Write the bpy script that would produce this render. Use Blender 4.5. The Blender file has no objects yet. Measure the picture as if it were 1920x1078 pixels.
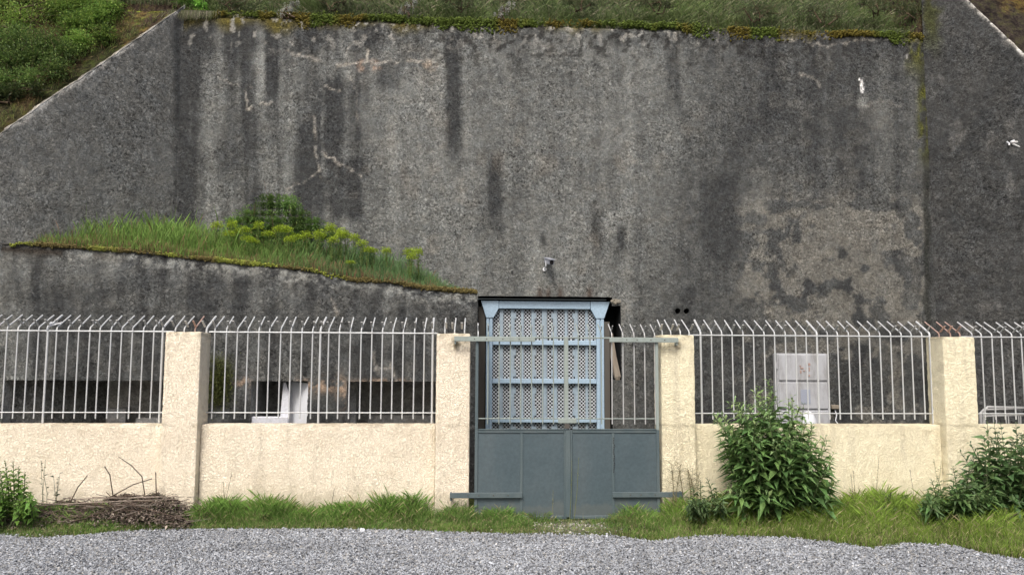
import bpy, math, random
import numpy as np
from mathutils import Matrix, Vector
R = math.radians
rng = np.random.default_rng(7)
random.seed(7)
scene = bpy.context.scene
C = scene.collection

# ------------------------------------------------------------------ camera, sky, sun
F = 1500.0
PITCH, YAW, ROLL = 5.37, -3.05, 0.27
CAM = Vector((0.0, 0.0, 1.75))
cam_d = bpy.data.cameras.new("camera")
cam = bpy.data.objects.new("camera", cam_d)
C.objects.link(cam)
cam_d.sensor_width = 36
cam_d.lens = 36 * F / 1920
cam_d.clip_end = 500
MROT = Matrix.Rotation(R(YAW), 3, 'Z') @ Matrix.Rotation(R(90 + PITCH), 3, 'X') @ Matrix.Rotation(R(ROLL), 3, 'Z')
cam.matrix_world = Matrix.Translation(CAM) @ MROT.to_4x4()
scene.camera = cam

SUN_EL, SUN_AZ = 52, 200          # azimuth from north(+Y) clockwise: behind the viewer, slightly left
world = bpy.data.worlds.new("World")
scene.world = world
world.use_nodes = True
wn = world.node_tree
bg = wn.nodes['Background']
sky = wn.nodes.new('ShaderNodeTexSky')
sky.sky_type = 'NISHITA'
sky.sun_disc = False
sky.sun_elevation = R(SUN_EL)
sky.sun_rotation = R(SUN_AZ)
sky.dust_density = 7.0
sky.air_density = 1.0
sky.ozone_density = 0.6
wn.links.new(sky.outputs[0], bg.inputs[0])
bg.inputs[1].default_value = 0.12
sd = bpy.data.lights.new("sun", 'SUN')
sd.energy = 1.4
sd.angle = R(18)
sd.color = (1.0, 0.99, 0.955)
sun = bpy.data.objects.new("sun", sd)
C.objects.link(sun)
sv = Vector((math.sin(R(SUN_AZ)) * math.cos(R(SUN_EL)), math.cos(R(SUN_AZ)) * math.cos(R(SUN_EL)), math.sin(R(SUN_EL))))
sun.rotation_euler = sv.to_track_quat('Z', 'Y').to_euler()
sun.location = sv * 30
scene.view_settings.view_transform = 'Standard'
scene.view_settings.look = 'None'
scene.view_settings.exposure = 0.72
scene.view_settings.gamma = 1.0

# ------------------------------------------------------------------ measuring helpers (photograph -> metres)
MN = np.array(MROT)
def ray(px, py):
    return MN @ np.array([(px - 960) / F, -(py - 539) / F, -1.0])
def at(px, py, Y):
    d = ray(px, py)
    return np.array(CAM) + d * (Y - CAM.y) / d[1]
def ground(px, py, z=0.0):
    d = ray(px, py)
    return np.array(CAM) + d * (z - CAM.z) / d[2]
def on_plane(px, py, p0, n):
    d = ray(px, py); c = np.array(CAM)
    return c + d * (np.dot(np.array(p0) - c, n) / np.dot(d, n))
def proj(P):
    q = (np.asarray(P) - np.array(CAM)) @ MN
    return 960 - F * q[..., 0] / q[..., 2], 539 + F * q[..., 1] / q[..., 2]

# ------------------------------------------------------------------ numpy noise
_T = rng.random((512, 512))
def vnoise(x, y, seed=0):
    x = np.asarray(x, float) + seed * 17.31; y = np.asarray(y, float) + seed * 9.77
    xi = np.floor(x).astype(int); yi = np.floor(y).astype(int)
    fx = x - xi; fy = y - yi
    fx = fx * fx * (3 - 2 * fx); fy = fy * fy * (3 - 2 * fy)
    a = _T[xi % 512, yi % 512]; b = _T[(xi + 1) % 512, yi % 512]
    c = _T[xi % 512, (yi + 1) % 512]; d = _T[(xi + 1) % 512, (yi + 1) % 512]
    return (a * (1 - fx) + b * fx) * (1 - fy) + (c * (1 - fx) + d * fx) * fy
def fbm(x, y, seed=0, oct=4):
    s = 0; a = 1; t = 0
    for k in range(oct):
        s = s + a * vnoise(x * 2 ** k, y * 2 ** k, seed + k * 3); t += a; a *= 0.55
    return s / t
def sstep(a, b, x):
    t = np.clip((x - a) / (b - a), 0, 1)
    return t * t * (3 - 2 * t)

# ------------------------------------------------------------------ materials
def new_mat(name):
    m = bpy.data.materials.new(name); m.use_nodes = True
    nt = m.node_tree
    return m, nt, nt.nodes['Principled BSDF']
def N(nt, t, **kw):
    n = nt.nodes.new(t)
    for k, v in kw.items():
        if k in n.inputs: n.inputs[k].default_value = v
        else: setattr(n, k, v)
    return n
def ramp(nt, fac, stops):
    r = nt.nodes.new('ShaderNodeValToRGB')
    nt.links.new(fac, r.inputs[0])
    els = r.color_ramp.elements
    while len(els) < len(stops): els.new(0.5)
    for e, (p, c) in zip(els, stops):
        e.position = p
        e.color = (c, c, c, 1) if isinstance(c, (int, float)) else (*c, 1)
    return r.outputs[0]
def mixc(nt, mode, fac, a, b):
    m = nt.nodes.new('ShaderNodeMix'); m.data_type = 'RGBA'; m.blend_type = mode
    for sock, v in ((m.inputs[0], fac), (m.inputs[6], a), (m.inputs[7], b)):
        if isinstance(v, (int, float)): sock.default_value = v
        elif isinstance(v, tuple): sock.default_value = (*v, 1)
        else: nt.links.new(v, sock)
    return m.outputs[2]
def tc(nt): return nt.nodes.new('ShaderNodeTexCoord').outputs['Object']
def noise(nt, vec, scale, detail=4, rough=0.6, dist=0.0):
    n = N(nt, 'ShaderNodeTexNoise', Scale=scale, Detail=detail, Roughness=rough, Distortion=dist)
    nt.links.new(vec, n.inputs['Vector'])
    return n.outputs[0]
def bump(nt, bsdf, h, strength, dist):
    b = N(nt, 'ShaderNodeBump', Strength=strength, Distance=dist)
    nt.links.new(h, b.inputs['Height']); nt.links.new(b.outputs[0], bsdf.inputs['Normal'])

def concrete_mat(name, grain=27, lo=0.2, hi=2.1, bstr=1.0, bdist=0.03):
    """weathered exposed-aggregate concrete; the large stains come from the mesh attribute 'tint'"""
    m, nt, b = new_mat(name)
    o = tc(nt)
    a = N(nt, 'ShaderNodeAttribute', attribute_name='tint')
    n1 = noise(nt, o, grain, 4, 0.72, 0.9)
    n2 = noise(nt, o, grain * 0.3, 4, 0.65)
    rough_zone = ramp(nt, noise(nt, o, 1.3, 3, 0.6), [(0.35, 0.45), (0.62, 1.0)])
    sp = ramp(nt, n1, [(0.36, lo), (0.46, 0.8), (0.55, 1.15), (0.66, hi)])
    sp = mixc(nt, 'MIX', rough_zone, (0.98, 0.98, 0.98), sp)
    sp2 = ramp(nt, n2, [(0.32, 0.72), (0.5, 1.0), (0.68, 1.22)])
    c = mixc(nt, 'MULTIPLY', 1.0, a.outputs['Color'], sp)
    c = mixc(nt, 'MULTIPLY', 1.0, c, sp2)
    hue = ramp(nt, noise(nt, o, 6, 2), [(0.35, (0.985, 1.0, 1.01)), (0.65, (1.02, 1.0, 0.965))])
    c = mixc(nt, 'MULTIPLY', 1.0, c, hue)
    nt.links.new(c, b.inputs['Base Color'])
    b.inputs['Roughness'].default_value = 0.95
    b.inputs['Specular IOR Level'].default_value = 0.2
    bump(nt, b, n1, bstr, bdist)
    return m
M_CONC = concrete_mat('concrete')
M_CONC_DARK = concrete_mat('interior_concrete', 22, 0.6, 1.3, 0.5, 0.02)

def render_mat():
    m, nt, b = new_mat('cream_roughcast')
    o = tc(nt)
    a = N(nt, 'ShaderNodeAttribute', attribute_name='tint')
    nn = noise(nt, o, 44, 2, 0.55, 0.7)
    ab = N(nt, 'ShaderNodeMath', operation='SUBTRACT'); nt.links.new(nn, ab.inputs[0]); ab.inputs[1].default_value = 0.5
    a2 = N(nt, 'ShaderNodeMath', operation='ABSOLUTE'); nt.links.new(ab.outputs[0], a2.inputs[0])
    n1 = ramp(nt, a2.outputs[0], [(0.0, 0.3), (0.05, 0.6), (0.16, 0.75)])
    fine = noise(nt, o, 90, 2, 0.6)
    n1 = mixc(nt, 'MULTIPLY', 0.6, n1, ramp(nt, fine, [(0.3, 0.6), (0.7, 1.0)]))
    n2 = noise(nt, o, 1.6, 4, 0.6)
    n3 = noise(nt, o, 9, 4, 0.7)
    c = mixc(nt, 'MULTIPLY', 1.0, a.outputs['Color'], ramp(nt, n1, [(0.2, (0.76, 0.73, 0.66)), (0.4, (0.98, 0.97, 0.96)), (0.65, (1.03, 1.03, 1.03))]))  # crevice shade and bump highlights multiplied into the cream colour
    c = mixc(nt, 'MULTIPLY', 1.0, c, ramp(nt, n2, [(0.3, (0.9, 0.88, 0.86)), (0.7, (1.04, 1.04, 1.04))]))
    c = mixc(nt, 'MULTIPLY', 1.0, c, ramp(nt, n3, [(0.25, (0.88, 0.86, 0.82)), (0.5, (1, 1, 1))]))
    nt.links.new(c, b.inputs['Base Color'])
    b.inputs['Roughness'].default_value = 0.9
    b.inputs['Specular IOR Level'].default_value = 0.2
    bump(nt, b, n1, 0.9, 0.022)
    return m
M_CREAM = render_mat()

def paint_mat(name, col, rough=0.45, metallic=0.0, dirt=0.25, dirtcol=(0.3, 0.24, 0.18), scale=5, spec=0.5):
    m, nt, b = new_mat(name)
    o = tc(nt)
    mp = N(nt, 'ShaderNodeMapping'); mp.inputs['Scale'].default_value = (1, 1, 0.25)
    nt.links.new(o, mp.inputs[0])
    n1 = noise(nt, mp.outputs[0], scale, 6, 0.65)
    n2 = noise(nt, o, scale * 14, 3, 0.6)
    f = ramp(nt, n1, [(0.45, 0.0), (0.75, dirt)])
    c = mixc(nt, 'MIX', f, col, tuple(x * y for x, y in zip(col, dirtcol)) if dirt < 0 else dirtcol)
    c = mixc(nt, 'MULTIPLY', 1.0, c, ramp(nt, n2, [(0.3, 0.88), (0.7, 1.1)]))
    nt.links.new(c, b.inputs['Base Color'])
    rr = ramp(nt, n1, [(0.3, rough * 0.85), (0.7, min(1, rough * 1.3))])
    nt.links.new(rr, b.inputs['Roughness'])
    b.inputs['Metallic'].default_value = metallic
    b.inputs['Specular IOR Level'].default_value = spec
    bump(nt, b, n2, 0.12, 0.004)
    return m
M_GALV = paint_mat('galvanised_bar', (0.50, 0.525, 0.54), 0.5, 0.25, 0.35, (0.42, 0.38, 0.34), 9)
M_GALVG = paint_mat('grey_metal', (0.42, 0.43, 0.435), 0.55, 0.2, 0.4, (0.2, 0.18, 0.16), 9)
M_RUST = paint_mat('rusty_metal', (0.34, 0.25, 0.22), 0.8, 0.1, 0.8, (0.26, 0.1, 0.05), 20)
M_GATE = paint_mat('slate_gate_paint', (0.056, 0.083, 0.097), 0.5, 0.0, 0.22, (0.15, 0.165, 0.165), 2.2)
M_GATE_EDGE = paint_mat('slate_frame_paint', (0.068, 0.097, 0.108), 0.5, 0.0, 0.3, (0.17, 0.19, 0.18), 5)
M_GATE_TOP = paint_mat('weathered_green_grey_paint', (0.24, 0.285, 0.27), 0.6, 0.0, 0.5, (0.16, 0.17, 0.15), 12)
M_BLUE = paint_mat('pale_blue_paint', (0.30, 0.415, 0.525), 0.45, 0.0, 0.3, (0.24, 0.32, 0.42), 3)
M_SLAT = paint_mat('greyed_blue_paint', (0.25, 0.325, 0.39), 0.5, 0.0, 0.5, (0.28, 0.30, 0.32), 3)
M_PERF = paint_mat('perforated_sheet_paint', (0.47, 0.52, 0.57), 0.5, 0.0, 0.35, (0.44, 0.41, 0.34), 3)
M_BLACK = paint_mat('black_paint', (0.012, 0.012, 0.013), 0.8, 0.0, 0.1, (0.03, 0.03, 0.03))
M_CAB = paint_mat('cabinet_paint', (0.36, 0.375, 0.405), 0.5, 0.0, 0.9, (0.17, 0.165, 0.15), 9)
M_CABD = paint_mat('cabinet_label', (0.26, 0.29, 0.36), 0.5, 0.0, 0.2, (0.3, 0.3, 0.3))
M_WHITE = paint_mat('white_plastic', (0.66, 0.69, 0.74), 0.5, 0.0, 0.25, (0.4, 0.38, 0.34), 7)
M_BOARD = paint_mat('white_board', (0.62, 0.64, 0.70), 0.6, 0.0, 0.7, (0.30, 0.30, 0.29), 4)
M_DARKMETAL = paint_mat('dark_metal', (0.075, 0.07, 0.062), 0.7, 0.1, 0.6, (0.06, 0.055, 0.05), 6)
M_TIMBER = paint_mat('broken_concrete_sliver', (0.20, 0.175, 0.14), 0.9, 0.0, 0.6, (0.16, 0.13, 0.1), 18)
M_CAM = paint_mat('camera_housing', (0.26, 0.28, 0.33), 0.35, 0.0, 0.2, (0.3, 0.3, 0.3))

def mud(m, z1, amt, col):
    """splashed dirt with a ragged upper edge along the foot of a sheet"""
    nt = m.node_tree; b = nt.nodes['Principled BSDF']; src = b.inputs['Base Color'].links[0].from_socket
    o = tc(nt); sx = N(nt, 'ShaderNodeSeparateXYZ'); nt.links.new(o, sx.inputs[0])
    nz = noise(nt, o, 7, 5, 0.75)
    h = N(nt, 'ShaderNodeMath', operation='MULTIPLY_ADD'); nt.links.new(nz, h.inputs[0]); h.inputs[1].default_value = -z1 * 2.2
    nt.links.new(sx.outputs[2], h.inputs[2])
    f = ramp(nt, h.outputs[0], [(0.0, amt), (z1 * .25, 0.0)])
    nt.links.new(mixc(nt, 'MIX', f, src, col), b.inputs['Base Color'])
    n2 = noise(nt, o, 2.6, 2, 0.5); bump(nt, b, n2, 0.35, 0.03)
mud(M_GATE, 0.16, 0.3, (0.12, 0.125, 0.11))
def leaf_mat(name, trans=0.35, rough=0.5, var=True, spec=0.3):
    m, nt, b = new_mat(name)
    a = N(nt, 'ShaderNodeAttribute', attribute_name='tint')
    o = tc(nt)
    c = mixc(nt, 'MULTIPLY', 1.0, a.outputs['Color'], ramp(nt, noise(nt, o, 25, 3), [(0.3, 0.8), (0.7, 1.2)]))
    nt.links.new(c, b.inputs['Base Color'])
    b.inputs['Roughness'].default_value = rough
    b.inputs['Specular IOR Level'].default_value = spec
    if trans:
        t = nt.nodes.new('ShaderNodeBsdfTranslucent'); nt.links.new(c, t.inputs[0])
        mx = nt.nodes.new('ShaderNodeMixShader'); mx.inputs[0].default_value = trans
        nt.links.new(b.outputs[0], mx.inputs[1]); nt.links.new(t.outputs[0], mx.inputs[2])
        nt.links.new(mx.outputs[0], nt.nodes['Material Output'].inputs[0])
    return m
M_LEAF = leaf_mat('leaf')
M_GRASS = leaf_mat('grass_blade', 0.35, 0.6)
M_TWIG = leaf_mat('twig', 0.0, 0.9, spec=0.1)
M_STONE = leaf_mat('gravel_stone', 0.0, 0.85, spec=0.2)
def soil_mat():
    m, nt, b = new_mat('soil')
    o = tc(nt)
    a = N(nt, 'ShaderNodeAttribute', attribute_name='tint')
    n1 = noise(nt, o, 30, 5, 0.75); n2 = noise(nt, o, 4, 4)
    c = mixc(nt, 'MULTIPLY', 1.0, a.outputs['Color'], ramp(nt, n1, [(0.3, 0.45), (0.5, 1.0), (0.7, 1.6)]))
    c = mixc(nt, 'MULTIPLY', 1.0, c, ramp(nt, n2, [(0.3, 0.75), (0.7, 1.25)]))
    c = mixc(nt, 'MULTIPLY', 1.0, c, ramp(nt, noise(nt, o, 11, 5, 0.7), [(0.38, (0.35, 0.34, 0.36)), (0.5, (1, 1, 1)), (0.64, (1.3, 1.6, 0.9))]))
    nt.links.new(c, b.inputs['Base Color']); b.inputs['Roughness'].default_value = 0.95
    b.inputs['Specular IOR Level'].default_value = 0.1
    bump(nt, b, n1, 0.8, 0.03)
    return m
M_SOIL = soil_mat()
def gravel_ground_mat():
    m, nt, b = new_mat('gravel_bed')
    o = tc(nt)
    v = N(nt, 'ShaderNodeTexVoronoi', Scale=70.0); nt.links.new(o, v.inputs['Vector'])
    c = ramp(nt, v.outputs['Color'], [(0.1, (0.13, 0.135, 0.15)), (0.5, (0.24, 0.25, 0.275)), (0.95, (0.38, 0.385, 0.42))])
    c = mixc(nt, 'MULTIPLY', 1.0, c, ramp(nt, v.outputs['Distance'], [(0.2, 1.1), (0.7, 0.35)]))
    nt.links.new(c, b.inputs['Base Color']); b.inputs['Roughness'].default_value = 0.9
    i = N(nt, 'ShaderNodeMath', operation='SUBTRACT'); i.inputs[0].default_value = 1
    nt.links.new(v.outputs['Distance'], i.inputs[1])
    bump(nt, b, i.outputs[0], 0.8, 0.015)
    return m
M_GBED = gravel_ground_mat()

# ------------------------------------------------------------------ mesh helpers
def link(o, parent=None):
    C.objects.link(o)
    if parent is not None: o.parent = parent
    return o
def mesh_np(name, V, faces, mat, parent=None, tint=None, smooth=False):
    """faces: list of (M,k) int arrays"""
    V = np.asarray(V, np.float32)
    me = bpy.data.meshes.new(name)
    faces = [np.asarray(f, np.int32) for f in faces if len(f)]
    nl = sum(f.size for f in faces); nf = sum(len(f) for f in faces)
    me.vertices.add(len(V)); me.vertices.foreach_set('co', V.ravel())
    me.loops.add(nl); me.polygons.add(nf)
    me.loops.foreach_set('vertex_index', np.concatenate([f.ravel() for f in faces]))
    starts = []; s = 0
    for f in faces:
        starts.append(s + np.arange(len(f)) * f.shape[1]); s += f.size
    me.polygons.foreach_set('loop_start', np.concatenate(starts).astype(np.int32))
    me.update(calc_edges=True)
    me.polygons.foreach_set('use_smooth', np.full(nf, bool(smooth)))
    if tint is not None:
        t = np.asarray(tint, np.float32)
        if t.ndim == 1: t = np.tile(t, (len(V), 1))
        col = np.ones((len(V), 4), np.float32); col[:, :3] = t
        at_ = me.attributes.new('tint', 'FLOAT_COLOR', 'POINT'); at_.data.foreach_set('color', col.ravel())
    me.materials.append(mat)
    me.validate()
    o = bpy.data.objects.new(name, me)
    return link(o, parent)
class MB:
    """collects shapes into ONE mesh"""
    def __init__(s): s.v = []; s.f3 = []; s.f4 = []; s.n = 0; s.ng = []
    def add(s, V, f4=(), f3=(), ng=()):
        s.v.append(np.asarray(V, float).reshape(-1, 3))
        for f in f4: s.f4.append([i + s.n for i in f])
        for f in f3: s.f3.append([i + s.n for i in f])
        for f in ng: s.ng.append([i + s.n for i in f])
        s.n += len(s.v[-1]); return s
    def box(s, x0, x1, y0, y1, z0, z1, bev=0.0):
        if bev <= 0:
            V = [(x, y, z) for z in (z0, z1) for y in (y0, y1) for x in (x0, x1)]
            return s.add(V, [(0, 2, 3, 1), (4, 5, 7, 6), (0, 1, 5, 4), (2, 6, 7, 3), (0, 4, 6, 2), (1, 3, 7, 5)])
        b = min(bev, (x1 - x0) * .45, (y1 - y0) * .45, (z1 - z0) * .45)
        import bmesh
        bm = bmesh.new()
        r = bmesh.ops.create_cube(bm, size=1)
        bmesh.ops.scale(bm, vec=(x1 - x0, y1 - y0, z1 - z0), verts=bm.verts)
        bmesh.ops.translate(bm, vec=((x0 + x1) / 2, (y0 + y1) / 2, (z0 + z1) / 2), verts=bm.verts)
        bmesh.ops.bevel(bm, geom=list(bm.edges), offset=b, segments=1, affect='EDGES')
        bm.verts.index_update()
        V = [v.co[:] for v in bm.verts]
        fs = [[v.index for v in f.verts] for f in bm.faces]; bm.free()
        return s.add(V, [f for f in fs if len(f) == 4], [f for f in fs if len(f) == 3], [f for f in fs if len(f) > 4])
    def prism(s, poly, y0, y1):
        """poly in x,z ; extruded in y"""
        n = len(poly)
        V = [(x, y0, z) for x, z in poly] + [(x, y1, z) for x, z in poly]
        return s.add(V, [(i, (i + 1) % n, n + (i + 1) % n, n + i) for i in range(n)], ng=[list(range(n))[::-1], list(range(n, 2 * n))])
    def tube(s, pts, r, k=8, cap=True):
        pts = [np.asarray(p, float) for p in pts]
        rs = r if hasattr(r, '__len__') else [r] * len(pts)
        V = []; up = None
        for i, p in enumerate(pts):
            d = pts[min(i + 1, len(pts) - 1)] - pts[max(i - 1, 0)]
            d = d / (np.linalg.norm(d) + 1e-9)
            a = np.array([1., 0, 0]) if abs(d[0]) < 0.8 else np.array([0, 1., 0])
            if up is not None: a = up
            u = np.cross(d, a); u /= np.linalg.norm(u) + 1e-9
            w = np.cross(d, u); up = -w if False else a
            for j in range(k):
                t = 2 * math.pi * j / k
                V.append(p + rs[i] * (math.cos(t) * u + math.sin(t) * w))
        f = []
        for i in range(len(pts) - 1):
            for j in range(k):
                f.append((i * k + j, i * k + (j + 1) % k, (i + 1) * k + (j + 1) % k, (i + 1) * k + j))
        ng = [list(range(k))[::-1], [(len(pts) - 1) * k + j for j in range(k)]] if cap else []
        return s.add(V, f, ng=ng)
    def build(s, name, mat, parent=None, tint=None, smooth=False, loc=None):
        faces = []
        if s.f4: faces.append(np.array(s.f4))
        if s.f3: faces.append(np.array(s.f3))
        by = {}
        for g in s.ng: by.setdefault(len(g), []).append(g)
        for g in by.values(): faces.append(np.array(g))
        V = np.concatenate(s.v)
        if loc is not None: V = V - np.asarray(loc)
        o = mesh_np(name, V, faces, mat, parent, tint, smooth)
        if loc is not None: o.location = loc
        return o
def tag(o, label=None, cat=None, group=None, kind=None):
    if label: o['label'] = label
    if cat: o['category'] = cat
    if group: o['group'] = group
    if kind: o['kind'] = kind
    return o
def thing(name, label, cat, loc=(0, 0, 0), group=None):
    o = bpy.data.objects.new(name, None); C.objects.link(o); o.location = loc
    o.empty_display_size = 0.1
    return tag(o, label, cat, group)
def copy_tree(o, parent=None):
    c = o.copy(); C.objects.link(c); c.parent = parent
    for ch in o.children: copy_tree(ch, c)
    return c
def put(o, parent):      # child whose mesh is in world metres, parent at its base
    o.parent = parent; o.matrix_parent_inverse = Matrix.Identity(4)
    o.location = -parent.location
    return o

# ------------------------------------------------------------------ key places
YF = 9.1        # front of the pillars
YW = 12.0       # concrete facade
YB = 10.4       # front of the low annex
XL = at(334, 300, YW)[0]
XR = at(1741, 300, YW)[0]
ZTOP = (at(700, 38, YW)[2] + at(1200, 45, YW)[2]) / 2
pL = np.array([XL, YW, 0]); nL = np.array([1, -1, 0]) / math.sqrt(2)      # left wing plane, direction (-1,-1)
pR = np.array([XR, YW, 0]); nR = np.array([-1, -1, 0]) / math.sqrt(2)
eL = on_plane(2, 250, pL, nL); SL = (ZTOP + 0.12 - eL[2]) / (XL - eL[0])
eR1 = on_plane(1815, 0, pR, nR); eR2 = on_plane(1918, 98, pR, nR)
SR = (eR1[2] - eR2[2]) / (eR2[0] - eR1[0]); ZR0 = eR1[2] + SR * (eR1[0] - XR)

# ------------------------------------------------------------------ stains of the concrete
def seg_d(px, py, x0, y0, x1, y1):
    dx, dy = x1 - x0, y1 - y0
    t = np.clip(((px - x0) * dx + (py - y0) * dy) / (dx * dx + dy * dy), 0, 1)
    return np.hypot(px - x0 - t * dx, py - y0 - t * dy)
def lerp(c, col, f):
    return c * (1 - f[..., None]) + np.array(col) * f[..., None]
def streak(px, py, x, y0, y1, w, fade=60):
    wx = px + 14 * (fbm(px / 60, py / 90, 5) - .5) + 3 * (vnoise(px / 7, py / 7, 8) - .5)
    return np.exp(-((wx - x) / w) ** 4) * sstep(y0 - 12, y0 + 14, py) * (1 - sstep(y1 - fade, y1, py))
LIGHT = np.array([0.210, 0.219, 0.212]); DARK = np.array([0.048, 0.051, 0.053])
def facade_tint(P):
    px, py = proj(P)
    n = fbm(px / 120, py / 160, 1); n2 = fbm(px / 38, py / 46, 2); n3 = fbm(px / 14, py / 14, 3)
    v = fbm(px / 22, py / 700, 11, 3)                     # run-off bands
    l = 0.60 + 0.5 * (n - .5) + 0.4 * (n2 - .5) + 0.5 * (v - .5) + .3 * (n3 - .5)
    # left third: darker, banded
    left = 1 - sstep(560, 760, px + 40 * (n2 - .5))
    l = l - left * (0.24 + 1.1 * (0.5 - v))
    # the right: dark weathered zone
    e = px + 120 * (n - .5) + 60 * (n2 - .5)
    right = sstep(1190, 1400, e - 0.25 * (300 - py))
    l = l - 0.47 * right * (0.8 + .5 * n2)
    # pale bare patches low on the right
    pz = sstep(0.47, 0.57, fbm(px / 32, py / 30, 21, 5) + 0.22 * np.exp(-((px - 1560) / 190) ** 2 - ((py - 490) / 120) ** 2) - 0.06)
    zone = sstep(1360, 1410, px) * (1 - sstep(1725, 1742, px)) * sstep(345, 400, py)
    up = sstep(0.585, 0.64, fbm(px / 42, py / 36, 23, 5)) * sstep(1380, 1440, px) * sstep(60, 110, py) * 0.35
    # dark top fringe
    top = (1 - sstep(45, 120, py + 60 * (n2 - .5) - 12 * left)) * 0.32
    l = l - top
    for (x, y0, y1, w, s, fd) in [(850, 78, 345, 17, .75, 110), (930, 290, 480, 13, .55, 120), (635, 150, 330, 42, .5, 100), (655, 300, 425, 22, .7, 30),
                              (590, 230, 425, 34, .45, 60), (440, 60, 400, 34, .35, 120), (510, 85, 210, 12, .5, 60), (732, 110, 185, 22, .45, 30),
                              (1262, 70, 260, 14, .45, 110), (1166, 424, 480, 8, .6, 20), (1122, 385, 520, 13, .35, 70), (1022, 438, 470, 5, .5, 20),
                              (1290, 545, 575, 12, .5, 10), (1140, 300, 420, 10, .25, 60), (980, 60, 160, 20, .2, 60), (345, 30, 600, 9, .5, 100),
                              (700, 40, 110, 14, .35, 30), (1350, 330, 560, 30, .25, 120)]:
        l = l - s * streak(px, py, x, y0, y1, w, fd)
    for (x, y0, y1, w, s, fd) in [(487, 42, 240, 11, .45, 90), (641, 50, 125, 6, .4, 30), (605, 215, 350, 4, .6, 40), (408, 42, 150, 5, .35, 50), (562, 105, 330, 18, .25, 100),
                              (820, 60, 200, 16, .3, 80), (1615, 180, 205, 9, .8, 8), (660, 50, 100, 4, .4, 30), (700, 120, 240, 10, .25, 60)]:
        l = l + s * streak(px, py, x, y0, y1, w, fd)
    l = np.clip(l, 0, 1.15)
    c = DARK + (LIGHT - DARK) * l[..., None]
    c = lerp(c, (0.20, 0.195, 0.175), np.clip(pz * zone * 0.68 + up * .5, 0, 1) * (0.75 + .25 * n3))
    # warm rusty tinges
    w = sstep(0.62, 0.8, fbm(px / 50, py / 50, 31)) * (1 - right) * (1 - left)
    c = lerp(c, (0.23, 0.205, 0.17), w * 0.2)
    # lime cracks
    jx = px + 4 * (vnoise(px / 9, py / 9, 40) - .5) + 4 * (vnoise(px / 3.5, py / 3.5, 42) - .5)
    jy = py + 7 * (vnoise(px / 10, py / 10, 41) - .5) + 4 * (vnoise(px / 3.5, py / 3.5, 43) - .5)
    for pts, wd, s in [([(457, 207), (478, 198), (507, 192)], 2.6, .95), ([(457, 158), (461, 180), (462, 205)], 1.8, .6), ([(450, 162), (470, 160)], 1.8, .5),
                       ([(525, 97), (560, 104), (600, 114)], 2.8, .6), ([(628, 122), (690, 118), (760, 115), (815, 117)], 2.6, .8), ([(690, 94), (687, 118)], 2.4, .95),
                       ([(655, 85), (645, 118)], 1.6, .5), ([(598, 163), (640, 169)], 2, .75), ([(590, 215), (592, 290), (603, 330)], 2, .6), ([(604, 285), (640, 310), (676, 332)], 1.9, .6),
                       ([(540, 352), (575, 338), (600, 318)], 1.9, .55), ([(655, 145), (668, 170), (672, 240)], 1.6, .45), ([(405, 125), (412, 150), (450, 160)], 1.6, .4),
                       ([(1452, 76), (1500, 74), (1535, 84)], 3.5, .55), ([(1535, 88), (1600, 78), (1660, 70)], 2, .45), ([(1500, 138), (1530, 152), (1540, 170)], 2.4, .45),
                       ([(1620, 200), (1650, 188), (1690, 200)], 2.2, .3), ([(1440, 372), (1540, 378)], 2, .3), ([(800, 190), (850, 186), (930, 184)], 1.6, -.5), ([(1180, 350), (1280, 352)], 2, -.4)]:
        d = np.full(px.shape, 1e9)
        for a, b_ in zip(pts[:-1], pts[1:]): d = np.minimum(d, seg_d(jx, jy, *a, *b_))
        f = np.exp(-(d / wd) ** 2) * abs(s) * sstep(.3, .6, fbm(px / 12, py / 12, 45))
        c = lerp(c, (0.42, 0.40, 0.36) if s > 0 else (0.05, 0.05, 0.05), f)
    d = np.hypot((px - 692) / 22, (py - 124) / 13)
    c = lerp(c, (0.42, 0.27, 0.18), np.clip(1.3 - d, 0, 1) * sstep(.35, .7, n3) * .9)
    d = np.hypot((px - 800) / 26, (py - 124) / 12)
    c = lerp(c, (0.36, 0.29, 0.22), np.clip(1.2 - d, 0, 1) * sstep(.35, .7, n3) * .7)
    # white droppings
    for (x, y, rx, ry) in [(1616, 158, 3, 9), (1617, 168, 3, 7), (1612, 149, 1.8, 2), (1701, 106, 2.2, 5)]:
        c = lerp(c, (0.8, 0.8, 0.8), np.exp(-(((px - x) / rx) ** 2 + ((py - y) / ry) ** 2) ** 2))
    # dark column and moss patches in the right corner, moss along the top
    wob = 14 * (fbm(px / 20, py / 34, 50) - .5)
    m1 = np.exp(-((px + wob - 1724) / 26) ** 4) * (1 - sstep(90, 165, py))
    m2 = np.exp(-((px + wob - 1735) / 15) ** 4) * sstep(140, 165, py) * (1 - sstep(240, 330, py))
    m3 = np.exp(-((px + wob - 1741) / 6) ** 4) * 0.6
    c = lerp(c, (0.026, 0.028, 0.024), np.clip(np.exp(-((px + wob - 1738) / (16 - 10 * sstep(100, 400, py))) ** 4), 0, 1) * .75)
    c = lerp(c, (0.075, 0.080, 0.014), np.clip(m1 + m2, 0, 1) * sstep(.30, .5, fbm(px / 16, py / 30, 57)) * .9)
    topm = 1 - sstep(34, 62, py + 46 * (fbm(px / 40, py / 200, 52, 3) - .5) - 18 * sstep(1300, 1650, px))
    c = lerp(c, (0.10, 0.085, 0.018), topm * .9)
    blk = sstep(.56, .64, fbm(px / 9, py / 9, 55, 3)) * (1 - sstep(60, 190, py + 60 * (n - .5)))
    c = lerp(c, (0.028, 0.028, 0.027), blk * .85 * (.4 + .6 * sstep(700, 900, px)))
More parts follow.
